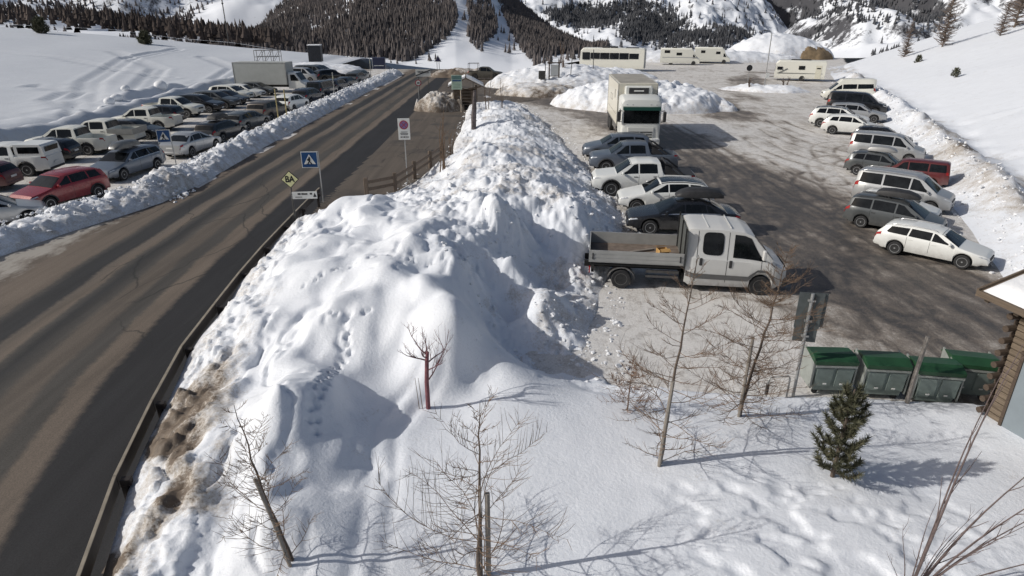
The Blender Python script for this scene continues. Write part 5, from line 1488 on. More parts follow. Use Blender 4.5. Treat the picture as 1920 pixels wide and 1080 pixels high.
# ------------------------------------------------------------------ grey box lorry in the left car park
t = thing('box_lorry', 'grey sided box lorry standing across the left car park', 'lorry', (-28.2, 81.2, 0), R(-4), 'lorries on the pass')
M_GBOX = plain('grey_box_side', (.40, .415, .40), .6, var=.06, scale=2)
b2 = MB().box((-1.6, 0, 2.2), (6.4, 2.4, 2.5), bev=.03).build('cargo_box', M_GBOX, t)
for x in (-4.77, 1.57): MB().box((x, -1.21, 2.2), (.08, .025, 2.5)).build('corner_post', M_ALU, b2)
for z in (.98, 3.42): MB().box((-1.6, -1.21, z), (6.2, .025, .08)).build('edge_rail', M_ALU, b2)
MB().box((-1.4, 0, .75), (6.2, .8, .25)).build('chassis', M_UNDER, t)
mb = MB()
loft(mb, [[(x, -1.0, z0), (x, -1.02, z1 - .2), (x, -.85, z1), (x, .85, z1), (x, 1.02, z1 - .2), (x, 1.0, z0)] for x, z0, z1 in ((1.7, .5, 2.35), (2.6, .5, 2.3), (3.25, .45, 1.4), (3.65, .45, 1.2), (3.75, .5, .8))])
mb.build('cab', M_WHITE, t, True, 30)
MB().prism([(2.66, 2.22), (3.20, 1.45), (3.24, 1.47), (2.70, 2.26)], -.85, .85).build('windscreen', M_GLASS, t)
for s in (1, -1):
    MB().prism([(2.0, 1.4), (3.0, 1.4), (2.55, 2.1), (2.0, 2.1)], s * 1.015 - .01, s * 1.015 + .012).build('side_window', M_GLASS, t)
    MB().box((3.70, s * .7, .85), (.12, .3, .18), bev=.03).build('headlight', M_LAMP, t)
    MB().box((2.9, s * 1.15, 1.55), (.1, .15, .3), bev=.03).build('mirror', M_PLAST, t)
wheels(t, (2.75, -2.6), 1.0, .36, .24, 'steel')

# ------------------------------------------------------------------ coach, motorhomes, caravan
def coach(name, label, cat, loc, deg, L, W, H, wins, cabnose, parts_top=(), z0=.35, col=None, rear_col=None, wheel_x=(2.5, -2.2), stripe=None, sc=1.0, group='camper vehicles at the far end'):
    t = thing(name, label, cat, loc, R(deg), group, sc)
    col = col or M_OFFW
    mb = MB()
    rings = []
    n0 = [(-L / 2, H - .12), (-L / 2 + .15, H), (L / 2 - .5, H), (L / 2 - .12, H - .35), (L / 2, H * .45)] if not cabnose else [(-L / 2, H - .1), (-L / 2 + .12, H), (L / 2 - 1.6, H), (L / 2 - 1.15, H - .35), (L / 2 - .95, 1.95), (L / 2 - .55, 1.35), (L / 2 - .1, 1.1), (L / 2, .8)]
    for x, zt in n0:
        hw = W / 2 * (1 if x < L / 2 - 1.2 else .94)
        rings.append([(x, -hw, z0), (x, -hw, zt - .18), (x, -hw + .16, zt), (x, hw - .16, zt), (x, hw, zt - .18), (x, hw, z0)])
    loft(mb, rings)
    mb.build('body', col, t, True, 30)
    MB().box((-L / 2 - .012, 0, (H + z0) / 2), (.02, W * .94, H - z0 - .3), bev=.005).build('rear_panel', rear_col or col, t)
    for (x0, x1, za, zb) in wins:
        for s in (1, -1): MB().box(((x0 + x1) / 2, s * (W / 2 + .005), (za + zb) / 2), (abs(x1 - x0), .03, zb - za), bev=.008).build('window', M_GLASS, t)
    if cabnose:
        MB().prism([(L / 2 - .98, 1.92), (L / 2 - .60, 1.38), (L / 2 - .57, 1.40), (L / 2 - .95, 1.95)], -W * .42, W * .42).build('windscreen', M_GLASS, t)
        for s in (1, -1):
            MB().prism([(L / 2 - 1.9, 1.25), (L / 2 - .75, 1.25), (L / 2 - 1.1, 1.85), (L / 2 - 1.9, 1.85)], s * W * .47 - .012, s * (W * .47 + .02)).build('cab_window', M_GLASS, t)
            MB().box((L / 2 - .08, s * W * .33, .85), (.14, .3, .18), bev=.03).build('headlight', M_LAMP, t)
    else:
        MB().prism([(L / 2 - .02, 1.3), (L / 2 - .16, H - .5), (L / 2 - .12, H - .48), (L / 2 + .02, 1.3)], -W * .44, W * .44).build('windscreen', M_GLASS, t)
    if stripe:
        for s in (1, -1): MB().box((0, s * (W / 2 + .004), stripe[0]), (L * .9, .012, stripe[1])).build('stripe', stripe[2], t)
    for (x, y, l_, w_, h_) in parts_top: MB().box((x, y, H + h_ / 2), (l_, w_, h_), bev=.02).build('roof_unit', M_PLAST, t)
    MB().box((0, 0, .45), (L * .85, W * .7, .3)).build('underbody', M_UNDER, t)
    wheels(t, wheel_x, W / 2 - .02, .38, .24, 'steel')
    return t
coach('coach', 'white coach with dark side windows behind the snow heap', 'coach', (16.9, 114.6, 0), 163, 9.4, 2.4, 3.15, [(4.3, 3.2, 1.55, 2.55), (3.05, 1.75, 1.65, 2.5), (1.65, .35, 1.65, 2.5), (.25, -1.05, 1.65, 2.5), (-1.15, -2.45, 1.65, 2.5), (-2.55, -3.9, 1.7, 2.45)], False, [(-.2, .3, 1.0, .9, .22), (1.0, .3, 1.0, .9, .22), (-2.8, 0, 1.8, 1.2, .1)], rear_col=plain('coach_rear', (.38, .39, .38), .6), wheel_x=(3.2, -2.8), sc=1.14)
coach('motorhome', 'cream motorhome with over cab bed, left of the two by the far ridge', 'motorhome', (31.6, 128.6, 0), -12, 7.2, 2.3, 2.95, [(-2.9, -1.9, 2.1, 2.6), (-.7, .3, 1.7, 2.2)], True, [(-1, 0, .8, .6, .2)], wheel_x=(2.5, -1.6), stripe=(1.35, .12, M_SILVER))
coach('motorhome', 'cream motorhome behind the other, right of the two by the far ridge', 'motorhome', (38.8, 132.5, 0), -14, 6.6, 2.3, 2.95, [(.6, 1.4, 1.75, 2.2), (-2.2, -1.4, 1.9, 2.4)], True, [(-.5, 0, .8, .6, .2)], wheel_x=(2.2, -1.6))
cv = coach('caravan', 'cream caravan with a door standing at the hillside edge', 'caravan', (40.8, 96.2, 0), 159, 6.6, 2.3, 2.75, [(-.6, .2, 1.55, 2.05), (2.3, 3.0, 1.5, 1.9)], False, [(0, 0, 2.6, .5, .12)], wheel_x=(-.4,), stripe=(1.05, .06, M_GREY))
for s in (1, -1):
    d_ = MB().box((-2.4, s * 1.16, 1.25), (.75, .02, 1.75), bev=.006).build('door', plain('caravan_door', (.6, .58, .48), .5), cv)
    MB().box((-2.4, s * 1.174, 1.75), (.5, .012, .16)).build('door_window', M_GLASS, d_)
    MB().box((2.2, s * 1.155, 1.35), (1.3, .012, .10), ry=R(28)).build('side_marking', M_GREY, cv)
MB().prism([(3.3, -.5), (4.4, -.05), (4.4, .05), (3.3, .5)], .40, .50, 'xy').build('drawbar', M_STEEL, cv)

# ------------------------------------------------------------------ guard rail and fence
M_RAIL = plain('shaded_weathered_steel', (.028, .022, .020), .7, .2, var=.3, scale=3)  # rusty steel, near black because the beam's shaded back is in the colour
M_RAILTOP = plain('rail_timber', (.27, .235, .185), .8, var=.25, scale=3)
M_POST = wood('post_timber', (.07, .05, .035), (.17, .13, .10), axis='z')
ps = []
s_tot = np.concatenate([[0], np.cumsum(np.hypot(*np.diff(RAIL, axis=0).T))])
def rail_pt(s): return Vector((np.interp(s, s_tot, RAIL[:, 0]), np.interp(s, s_tot, RAIL[:, 1]), 0))
gr = thing('guard_rail', 'brown timber faced guard rail along the road and the snow bank', 'guard rail', (RAIL[3][0], RAIL[3][1], 0))
off = -Vector((RAIL[3][0], RAIL[3][1], 0))
s = 0.0
while s < s_tot[-1] - .5:
    a, b = rail_pt(s), rail_pt(min(s + 2.6, s_tot[-1]))
    d_ = (b - a); ln = d_.length; an = math.atan2(d_.y, d_.x); mid = (a + b) / 2 + off
    MB().box((mid.x, mid.y, .58), (ln - .015, .05, .30), rz=an, bev=.008).build('beam', M_RAIL, gr)
    MB().box((mid.x, mid.y, .742), (ln - .015, .056, .022), rz=an).build('beam_cap', M_RAILTOP, gr)
    n_ = Vector((d_.y, -d_.x, 0)).normalized()
    pp = a + off + n_ * .13
    MB().box((pp.x, pp.y, .30), (.10, .10, .68), rz=an).build('post', M_RAIL, gr)
    bp = a + off + n_ * .17
    MB().box((bp.x, bp.y, .60), (.14, .18, .14), rz=an, bev=.01).build('bracket', M_RAIL, gr)
    s += 2.6
FN = [(-7.35, 31.9), (-6.1, 33.1), (-5.5, 36.0), (-4.95, 38.9), (-4.5, 41.6)]
fe = thing('timber_fence', 'low timber rail fence between the lay-by and the snow bank', 'fence', (FN[0][0], FN[0][1], 0))
fo = Vector((FN[0][0], FN[0][1], 0))
for i, (x, y) in enumerate(FN):
    MB().box((x - fo.x, y - fo.y, .40), (.20, .20, 1.25), rz=R(8 * i), bev=.02).build('post', M_POST, fe)
    if i < len(FN) - 1:
        a = Vector((x, y, 0)) - fo; b = Vector((*FN[i + 1], 0)) - fo; d_ = b - a; an = math.atan2(d_.y, d_.x); m_ = (a + b) / 2
        for z in (.42, .78):
            MB().box((m_.x, m_.y, z), (d_.length, .10, .16), rz=an, bev=.02).build('rail', M_POST, fe)

# ------------------------------------------------------------------ lettering helper
def text_mesh(txt, size, name, mat, parent, loc, rot=(90, 0, 0), bold=0.0, sx=1.0):
    cu = bpy.data.curves.new(name, 'FONT'); cu.body = txt; cu.size = size; cu.align_x = 'CENTER'; cu.align_y = 'CENTER'; cu.extrude = .002; cu.offset = bold
    ob = bpy.data.objects.new(name, cu); COL.objects.link(ob)
    bpy.context.view_layer.update()
    dg = bpy.context.evaluated_depsgraph_get()
    me = bpy.data.meshes.new_from_object(ob.evaluated_get(dg))
    bpy.data.objects.remove(ob); bpy.data.curves.remove(cu)
    me.materials.clear(); me.materials.append(mat)
    o = bpy.data.objects.new(name, me); COL.objects.link(o); o.parent = parent
    o.location = loc; o.rotation_euler = tuple(R(a) for a in rot); o.scale = (sx, 1, 1)
    return o
M_GALV = plain('galvanised_pole', (.34, .345, .345), .5, .5, var=.15)
M_DPOLE = plain('dark_pole', (.06, .06, .058), .6, .2, var=.25)
M_SIGNW = plain('sign_white', (.74, .74, .70), .5, var=.06)
M_SIGNB = plain('sign_blue', (.012, .065, .19), .45, var=.15)
M_SIGNY = plain('sign_pale_yellow', (.80, .77, .42), .5, var=.12, scale=3)
M_SBLACK = plain('sign_black', (.012, .012, .014), .5, var=.2)
M_SRED = plain('sign_red', (.34, .03, .05), .5, var=.1)
M_SVIO = plain('sign_faded_blue', (.20, .13, .30), .5, var=.15)
M_SBACK = plain('sign_back_grey', (.095, .108, .108), .55, .3, var=.2)
def pole(root, h, r=.03, mat=None, x=0, y=0, z0=-.6):
    return MB().tube([(x, y, z0), (x, y, h)], r, 8).build('pole', mat or M_GALV, root, True)
def gz(x, y):
    return bank_z(x, y) if bank_l(y) - .3 < x < bank_r(y) + .3 else 0.0

# diamond BA sign with the arrow board
x, y = -9.15, 26.2
t = thing('direction_sign', 'dark post with yellow BA diamond and white arrow board by the guard rail', 'road sign', (x, y, 0), R(6))
pole(t, 1.75, .045, M_DPOLE)
MB().tube([(0, 0, 1.4), (0, 0, 1.95)], .03, 8).build('pole_top', M_DPOLE, t)
q = .36
MB().prism([(0, -q), (q, 0), (0, q), (-q, 0)], -.012, .012).build('diamond_edge', M_SBLACK, t, loc=(0, -.03, 2.30))
MB().prism([(0, -q * .9), (q * .9, 0), (0, q * .9), (-q * .9, 0)], -.016, .0).build('diamond_plate', M_SIGNY, t, loc=(0, -.03, 2.30))
text_mesh('BA', .36, 'lettering', M_SBLACK, t, (0, -.052, 2.30), bold=.012, sx=.85)
ab_ = MB().box((.52, -.04, 1.62), (1.0, .03, .30)).build('arrow_board', M_SIGNW, t)
for (cx, cz, w_, h_) in ((-.12, .06, .13, .07), (.02, .06, .10, .07), (.14, .055, .16, .06), (.36, .06, .10, .07)):
    MB().box((.42 + cx, -.058, 1.62 + cz), (w_ * .95, .006, h_)).build('worn_lettering', M_SBLACK, ab_)
MB().box((.27, -.058, 1.55), (.28, .006, .025)).build('worn_lettering', M_SBLACK, ab_)
MB().prism([(.86, 1.54), (1.0, 1.54), (.93, 1.72)], -.062, -.056).build('arrow', M_SBLACK, ab_)
for z in (1.52, 1.62, 1.72): MB().lathe([(.055, z - .025), (.055, z + .025)], 10, 'z').build('clamp', M_CHROME, t)

def crossing(label, x, y, z, rz, h, size=.78, two=False):
    t = thing('crossing_sign', label, 'road sign', (x, y, z), R(rz), 'pedestrian crossing signs')
    if two:
        for sx in (-.36, .36): pole(t, h + size / 2, .025, M_GALV, sx, .03)
    else: pole(t, h + size / 2, .03, M_GALV, size / 2 + .03, .0)
    MB().box((0, -.02, h), (size, .02, size)).build('sign_border', M_SIGNW, t)
    MB().box((0, -.034, h), (size * .91, .012, size * .91)).build('sign_face', M_SIGNB, t)
    e = size * .36
    MB().prism([(-e, h - e * .75), (e, h - e * .75), (0, h + e * .95)], -.046, -.041).build('triangle', M_SIGNW, t)
    f = MB()
    f.box((0, -.049, h + e * .42), (.06, .006, .06)); f.build('figure_head', M_SBLACK, t)
    f = MB()
    f.prism([(-.05, h + .08), (.05, h + .08), (.04, h - .08), (.12, h - .21), (.06, h - .21), (0, h - .10), (-.07, h - .21), (-.13, h - .21), (-.04, h - .06), (-.11, h - .03), (-.12, h)], -.052, -.048)
    f.build('figure', M_SBLACK, t)
    for sx in (-.15, -.05, .05, .15): MB().box((sx, -.0475, h - .2), (.03, .004, .025)).build('stripe', M_SBLACK, t)
    return t
crossing('blue pedestrian crossing sign on a grey pole by the snow bank', -9.75, 31.0, 0, 4, 2.12)
crossing('blue pedestrian crossing sign in the left car park snow wall', -20.6, 38.6, 0, 12, 1.95, .74, True)

# no stopping sign
x, y = -5.75, 34.9
t = thing('no_stopping_sign', 'white panel with a round no stopping symbol by the timber fence', 'road sign', (x, y, 0), R(6))
pole(t, 2.9, .028)
MB().box((0, -.035, 2.95), (.62, .02, 1.12), bev=.004).build('panel', M_SIGNW, t)
c0 = Vector((0, -.055, 3.17))
rot = Matrix.Rotation(R(90), 4, 'X')
for nm, r0, m_, dz in (('ring', .235, M_SRED, 0), ('disc', .185, M_SVIO, -.004)):
    o = MB().lathe([(r0, 0), (r0, .008)], 28, 'z').build(nm, m_, t); o.matrix_local = Matrix.Translation(c0 + Vector((0, dz, 0))) @ rot
for a in (45, -45):
    MB().box((0, 0, 0), (.40, .004, .035), ry=R(a)).build('bar', M_SRED, t, loc=(c0.x, c0.y - .016, c0.z))
for zz, w_ in ((2.80, .36), (2.72, .42), (2.66, .38)): MB().box((0, -.048, zz), (w_, .004, .03)).build('small_print', M_SBLACK, t)
for i, w_ in enumerate((.07, .05, .08, .05, .07)): MB().box((-.17 + i * .088, -.048, 2.53), (w_, .004, .085)).build('small_print', M_STEEL, t)

# end of village sign, speed limit, warning triangle
t = thing('village_end_sign', 'white end of village name sign with a black diagonal bar', 'road sign', (-10.4, 79.2, 0), R(4))
for sx in (-.55, .55): pole(t, 2.6, .035, M_DPOLE, sx, .02)
MB().box((0, -.02, 2.35), (1.75, .03, .80)).build('panel', M_SIGNW, t)
text_mesh('TREPALLE', .30, 'lettering', M_SBLACK, t, (0, -.045, 2.44), bold=.006)
MB().box((0, -.05, 2.37), (1.85, .012, .10), ry=R(-20)).build('diagonal_bar', M_SBLACK, t)
t = thing('speed_limit_sign', 'small round red ringed speed limit sign at the road edge', 'road sign', (-10.1, 72.5, 0), R(4))
pole(t, 2.0, .03)
for nm, r0, m_, dz in (('ring', .33, M_SRED, 0), ('disc', .24, M_SIGNW, -.006)):
    o = MB().lathe([(r0, 0), (r0, .01)], 24, 'z').build(nm, m_, t); o.matrix_local = Matrix.Translation((0, -.03 + dz, 1.85)) @ rot
text_mesh('50', .26, 'lettering', M_SBLACK, t, (0, -.052, 1.85), bold=.006)
t = thing('warning_sign', 'triangular warning sign seen on two legs beyond the junction', 'road sign', (-12.6, 116.0, -.2), R(5))
for sx in (-.18, .18): pole(t, 1.6, .04, M_DPOLE, sx, .03)
MB().prism([(-.62, 1.5), (.62, 1.5), (0, 2.6)], -.03, 0).build('plate', M_SIGNW, t)
MB().prism([(-.47, 1.6), (.47, 1.6), (0, 2.42)], -.045, -.031).build('face', plain('sign_indigo', (.05, .045, .11), .5), t)

# back of a road sign at the near edge of the lot
x, y = 6.8, 13.35
t = thing('road_sign_back', 'dark grey back of a tall road sign leaning beside the larch', 'road sign', (x, y, 0), R(-14))
pole(t, 2.72, .038, M_GALV)
MB().box((.0, .045, 2.28), (.54, .025, .88)).build('panel', M_SBACK, t)
MB().box((.0, .05, 1.66), (.50, .022, .34)).build('lower_panel', M_SBACK, t)
MB().box((.22, .085, 2.30), (.26, .02, .84)).build('side_flange', M_SBACK, t)
for z in (1.66, 2.05, 2.55): MB().box((0, 0, z), (.16, .09, .035)).build('bracket', M_GALV, t)
t = thing('bicycle_stand', 'low grey tube stand half buried in snow by the larch', 'bicycle stand', (6.35, 13.25, 0), R(8))
MB().tube([(-.27, 0, -.3), (-.27, 0, .55), (-.22, 0, .62), (.22, 0, .62), (.27, 0, .55), (.27, 0, -.3)], .022, 8).build('hoop', M_GALV, t, True)
MB().box((-.27, 0, .3), (.06, .06, .28)).build('sleeve', M_PLAST, t)

# ------------------------------------------------------------------ waste containers
M_BINW = plain('container_green_grey', (.20, .245, .225), .55, .1, var=.18, scale=3)
M_BINP = plain('container_side_grey', (.30, .32, .30), .55, .2, var=.15, scale=3)
M_LID = plain('container_green_lid', (.016, .062, .026), .5, var=.25, scale=2)
LB = ['leftmost green lidded waste container behind the small pine', 'second green lidded waste container from the left', 'third green lidded waste container, with wheels showing', 'green lidded waste container tucked beside the hut']
proto = None
for i, (x, y, a) in enumerate([(7.72, 13.75, -3), (8.88, 13.55, -6), (9.95, 13.25, -9), (11.0, 13.55, -14)]):
    t = thing('waste_container', LB[i], 'waste container', (x, y, 0.0), R(a), 'green waste containers by the hut', .78)
    def body():
        mb = MB()
        vs = [(sx * (w_ / 2), sy * (d__ / 2), z) for z, w_, d__ in ((.18, 1.02, .82), (1.12, 1.22, 1.02)) for sx, sy in ((-1, -1), (1, -1), (1, 1), (-1, 1))]
        mb.add(vs, [(3, 2, 1, 0), (4, 5, 6, 7), (0, 1, 5, 4), (1, 2, 6, 5), (2, 3, 7, 6), (3, 0, 4, 7)]); return mb
    use('tub', 'bin_tub', body, M_BINW, t, smooth=False)
    def lid():
        mb = MB(); 
        pr = [(-.54, 1.13), (.54, 1.13), (.54, 1.19), (.30, 1.30), (-.20, 1.36), (-.54, 1.24)]
        mb.prism([(a_, b_) for a_, b_ in pr], -.64, .64, 'yz'); return mb
    use('lid', 'bin_lid', lid, M_LID, t, smooth=False)
    for q, sx in enumerate((-.30, .30)):
        use('front_panel', ('bfp', q), lambda sx=sx: MB().box((sx, -.492, .68), (.50, .02, .66), rx=R(6), bev=.006), M_BINW, t, smooth=False)
    use('rim', 'bin_rim', lambda: MB().box((0, -.545, 1.07), (1.24, .03, .06)), M_BINP, t, smooth=False)
    for s in (1, -1):
        use('side_arm', ('bsa', s), lambda s=s: MB().prism([(-.45, .25), (.40, .25), (.45, 1.30), (-.50, 1.12)], s * .625 - .022, s * .625 + .022, 'yz'), M_BINP, t, smooth=False)
        for yy in (-.3, .3): use('wheel', 'bin_wheel', lambda: MB().lathe([(.09, -.025), (.09, .025)], 12), M_TYRE, t, (s * .42, yy, .09))
        use('handle', ('bh', s), lambda s=s: MB().box((s * .25, -.515, .46), (.10, .02, .04)), M_PLATE, t, smooth=False)

# ------------------------------------------------------------------ timber hut at the right edge
hx, hy_ = 10.62, 12.2
HA = R(-78)       # direction of the visible wall, running towards the camera
t = thing('timber_hut', 'brown log hut with grey door and snow roof at the right edge', 'hut', (hx, hy_, 0), HA)
LOGA = wood('hut_board', (.080, .060, .041), (.205, .158, .112), 3.0, axis='x')
LOGD = wood('hut_log_end', (.035, .025, .018), (.10, .07, .05), 5.0, axis='x')
WL, WH = 5.2, 3.15
MB().box((WL / 2, 1.7, WH / 2 + .02), (WL - .1, 3.3, WH - .05)).build('core_wall', LOGA, t)
nb = 22
DX0, DX1, DZ = .46, 1.30, 1.98
def plank(x0, x1, z, h):
    return MB().box(((x0 + x1) / 2, -.02, z + h / 2), (x1 - x0, .09, h - .018), bev=.012)
hb_ = WH / nb
for i in range(nb):
    z = i * hb_
    if z < DZ:
        plank(.08, DX0 - .06, z, hb_).build('plank', LOGA, t); plank(DX1 + .06, WL, z, hb_).build('plank', LOGA, t)
    else: plank(.08, WL, z, hb_).build('plank', LOGA, t)
    if i % 2 == 0:      # crossing log ends at the corner
        MB().tube([(-.02, -.22, z + hb_ * .9), (-.02, .10, z + hb_ * .9)], hb_ * .5, 10).build('log_end', LOGD, t, True)
    MB().box((-.06, 1.7, z + hb_ / 2), (.10, 3.3, hb_ - .018), bev=.012).build('plank', LOGD, t)
M_DOOR = plain('grey_blue_door', (.20, .235, .26), .5, var=.08, scale=2)
dr = MB().box(((DX0 + DX1) / 2, -.065, DZ / 2 + .02), (DX1 - DX0, .05, DZ), bev=.006).build('door', M_DOOR, t)
MB().box((.84, -.098, 1.32), (.24, .012, .13)).build('door_sign', M_PLATE, dr)
for zz in (1.35, 1.30): MB().box((.84, -.106, zz), (.17, .004, .022)).build('sign_lettering', M_SIGNB, dr)
MB().box((DX1 - .1, -.12, 1.02), (.12, .05, .03)).build('door_handle', M_PLAST, dr)
for x in (DX0 - .03, DX1 + .03): MB().box((x, -.07, DZ / 2 + .02), (.07, .09, DZ + .06)).build('door_frame', LOGD, t)
MB().box(((DX0 + DX1) / 2, -.07, DZ + .07), (DX1 - DX0 + .18, .09, .08)).build('door_frame', LOGD, t)
# roof: pitched down to the visible eave, with thick snow
M_ROOFW = wood('roof_board', (.07, .052, .036), (.15, .112, .08), 4.0, axis='x')
rf = MB().prism([(-.62, WH - .10), (1.8, WH + .72), (1.8, WH + .80), (-.64, WH - .02)], -.48, WL + .5, 'yz').build('roof', M_ROOFW, t)
MB().box((WL / 2 + .01, -.655, WH - .06), (WL + .98, .03, .13)).build('fascia', M_ROOFW, rf)
MB().prism([(-.66, WH - .14), (1.8, WH + .68), (1.8, WH + .84), (-.66, WH + .03)], -.53, -.485, 'yz').build('barge_board', M_ROOFW, rf)
for i in range(9):
    x = -.4 + i * .68
    MB().box((x, .55, WH + .16), (.10, 2.2, .14), rx=R(18.7)).build('rafter', M_ROOFW, rf)
sx_ = np.linspace(-.46, WL + .45, 60); sy_ = np.linspace(-.60, 1.75, 26)
SX, SY = np.meshgrid(sx_, sy_)
ed = np.minimum(np.minimum(SX + .48, 5.67 - SX), SY + .62)
SZ = WH - .02 + (SY + .64) * .336 + .005 + (.14 + .08 * fbm(SX * .8, SY * .8, 3, 5)) * sstep(0, .25, ed) - .02
ro = grid_mesh('roof_snow', SX, SY, SZ, M_CLOD, None, kind=None); ro.parent = t

# ------------------------------------------------------------------ bus shelter, stop sign and boards round the junction
t = thing('bus_shelter', 'small brown timber bus shelter with snow on its roof', 'bus shelter', (-4.5, 65.6, 0), R(4))
for sx, sy in ((-1.15, -.7), (1.0, -.7), (-1.15, .8), (1.0, .8)): MB().box((sx, sy, 1.1), (.16, .16, 2.2)).build('post', M_POST, t)
for i in range(6):
    MB().box((-1.15 + .2, -.72, .2 + i * .3), (.5, .05, .27)).build('board', M_POST, t)
    MB().box((.75, -.72, .2 + i * .3), (.62, .05, .27)).build('board', M_POST, t)
    MB().box((-.08, .8, .2 + i * .3), (2.1, .05, .27)).build('board', M_POST, t)
    MB().box((1.02, .05, .2 + i * .3), (.05, 1.5, .27)).build('board', M_POST, t)
for s in (1, -1):
    MB().prism([(0, 2.95), (s * 1.75, 2.12), (s * 1.75, 2.22), (0, 3.06)], -1.2, 1.2).build('roof_pitch', M_POST, t)
    MB().prism([(s * .05, 3.05), (s * 1.72, 2.23), (s * 1.70, 2.40), (s * .6, 3.0), (s * .05, 3.2)], -1.15, 1.15).build('roof_snow', M_CLOD, t)
    MB().prism([(s * .25, 1.9), (s * 1.5, 2.15), (s * 1.4, 2.25), (s * .2, 2.05)], -.75, -.65).build('brace', M_POST, t)
t = thing('bus_stop_sign', 'green and white bus stop panel on a pale post before the shelter', 'road sign', (-5.2, 63.3, 0), R(3))
pole(t, 3.0, .05, plain('pale_post', (.40, .34, .27), .7), .35, 0)
MB().box((0, -.03, 2.75), (.98, .05, 1.3), bev=.01).build('panel', plain('pale_green', (.42, .52, .43), .5), t)
MB().box((0, -.06, 3.18), (.96, .02, .34)).build('header', plain('teal_panel', (.10, .18, .17), .5), t)
MB().box((0, -.06, 2.90), (.8, .02, .12)).build('band', M_SIGNB, t)
for i in range(4): MB().box((0, -.06, 2.68 - i * .13), (.7, .012, .05)).build('timetable_line', plain('sage_line', (.25, .36, .28), .6), t)
MB().box((.28, -.1, 1.0), (.30, .12, .4)).build('timetable_case', plain('shelter_board', (.30, .26, .22), .7), t)

t = thing('information_board', 'dark framed white information board on the snow heap', 'notice board', (5.2, 83.6, 1.5), R(8))
for sx in (-.62, .62): MB().box((sx, 0, .75), (.14, .14, 2.1)).build('post', M_POST, t)
MB().box((0, 0, 1.70), (1.75, .3, .12)).build('top_beam', M_POST, t)
MB().box((.05, -.02, .85), (.95, .05, 1.25)).build('panel', M_SIGNW, t)
MB().box((0, 0, .15), (1.3, .10, .10)).build('lower_beam', M_POST, t)
o = MB().box((0, 0, .45), (.85, .5, .95), bev=.04).build('litter_bin', M_DPOLE, loc=(3.7, 83.3, 1.35)); tag(o, 'dark square litter bin beside the information board', 'litter bin')
# lamp post, round sign and shrubs on the snow island
t = thing('lamp_post', 'tall thin lamp post on the snow island in the lot', 'lamp post', (31.0, 82.6, .3))
pole(t, 6.3, .06)
MB().tube([(0, 0, 6.2), (-.3, -.2, 6.55), (-.9, -.5, 6.6)], .035, 6).build('arm', M_GALV, t)
MB().box((-1.0, -.55, 6.58), (.5, .22, .12), bev=.03).build('lamp_head', M_DPOLE, t)
MB().box((.18, -.1, 1.5), (.45, .05, .6)).build('notice', M_SIGNW, t)
t = thing('round_road_sign', 'small dark round sign on a thin pole left of the lamp post', 'road sign', (29.2, 83.5, .3))
pole(t, 2.4, .03)
o = MB().lathe([(.36, 0), (.36, .03)], 20, 'z').build('disc', M_SBLACK, t); o.matrix_local = Matrix.Translation((0, -.03, 2.3)) @ rot
# dark cabin and mesh cage on the field edge, blue board beyond
M_CABD = plain('dark_cabin_cladding', (.028, .030, .036), .6, .1, var=.3, scale=2)
t = thing('portable_cabin', 'narrow dark cabin with snow cap above the far left cars', 'cabin', (-34.9, 121.5, 1.0), R(6))
MB().box((0, 0, 1.35), (2.2, 2.0, 2.7), bev=.04).build('walls', M_CABD, t)
for i in range(7): MB().box((-.93 + i * .31, -1.012, 1.35), (.05, .03, 2.6)).build('rib', M_CABD, t)
MB().box((0, 0, 2.78), (2.3, 2.1, .16), bev=.06).build('snow_cap', M_CLOD, t)
t = thing('mesh_cage', 'square wire mesh cage on the snow above the box lorry', 'cage', (-43.2, 121.0, field_z(-43.2, 121)), R(8))
for sx in (-2.1, -.7, .7, 2.1):
    for sy in (-1, 1): MB().tube([(sx, sy, -.3), (sx, sy, 2.2)], .05, 6).build('post', M_STEEL, t)
for sy in (-1, 1):
    for z in (.1, 1.15, 2.2): MB().tube([(-2.1, sy, z), (2.1, sy, z)], .045, 6).build('rail', M_STEEL, t)
    for i in range(3): MB().tube([(-2.1 + i * 1.4, sy, .1), (-.7 + i * 1.4, sy, 2.2)], .035, 5).build('brace', M_STEEL, t)
for sx in (-2.1, 2.1): MB().tube([(sx, -1, 2.2), (sx, 1, 2.2)], .045, 6).build('rail', M_STEEL, t)
t = thing('roadside_container', 'dark blue container with white edge beyond the snow wall end', 'container', (-24.3, 124.5, -.6), R(5))
MB().box((0, 0, 1.1), (2.2, 1.6, 2.0), bev=.04).build('body', plain('blue_black', (.02, .025, .06), .5), t)
MB().box((-1.14, 0, 1.1), (.05, 1.5, 1.9)).build('white_edge', M_SIGNW, t)
MB().box((0, -.83, .75), (1.8, .05, .08)).build('trim', M_SIGNW, t)
t = thing('mast', 'tall thin mast rising behind the left snow field', 'mast', (-88, 214, 0))
pole(t, 24, .16, M_DPOLE)
for z in (12, 18): MB().box((0, 0, z), (.5, .3, .4)).build('bracket', M_DPOLE, t)
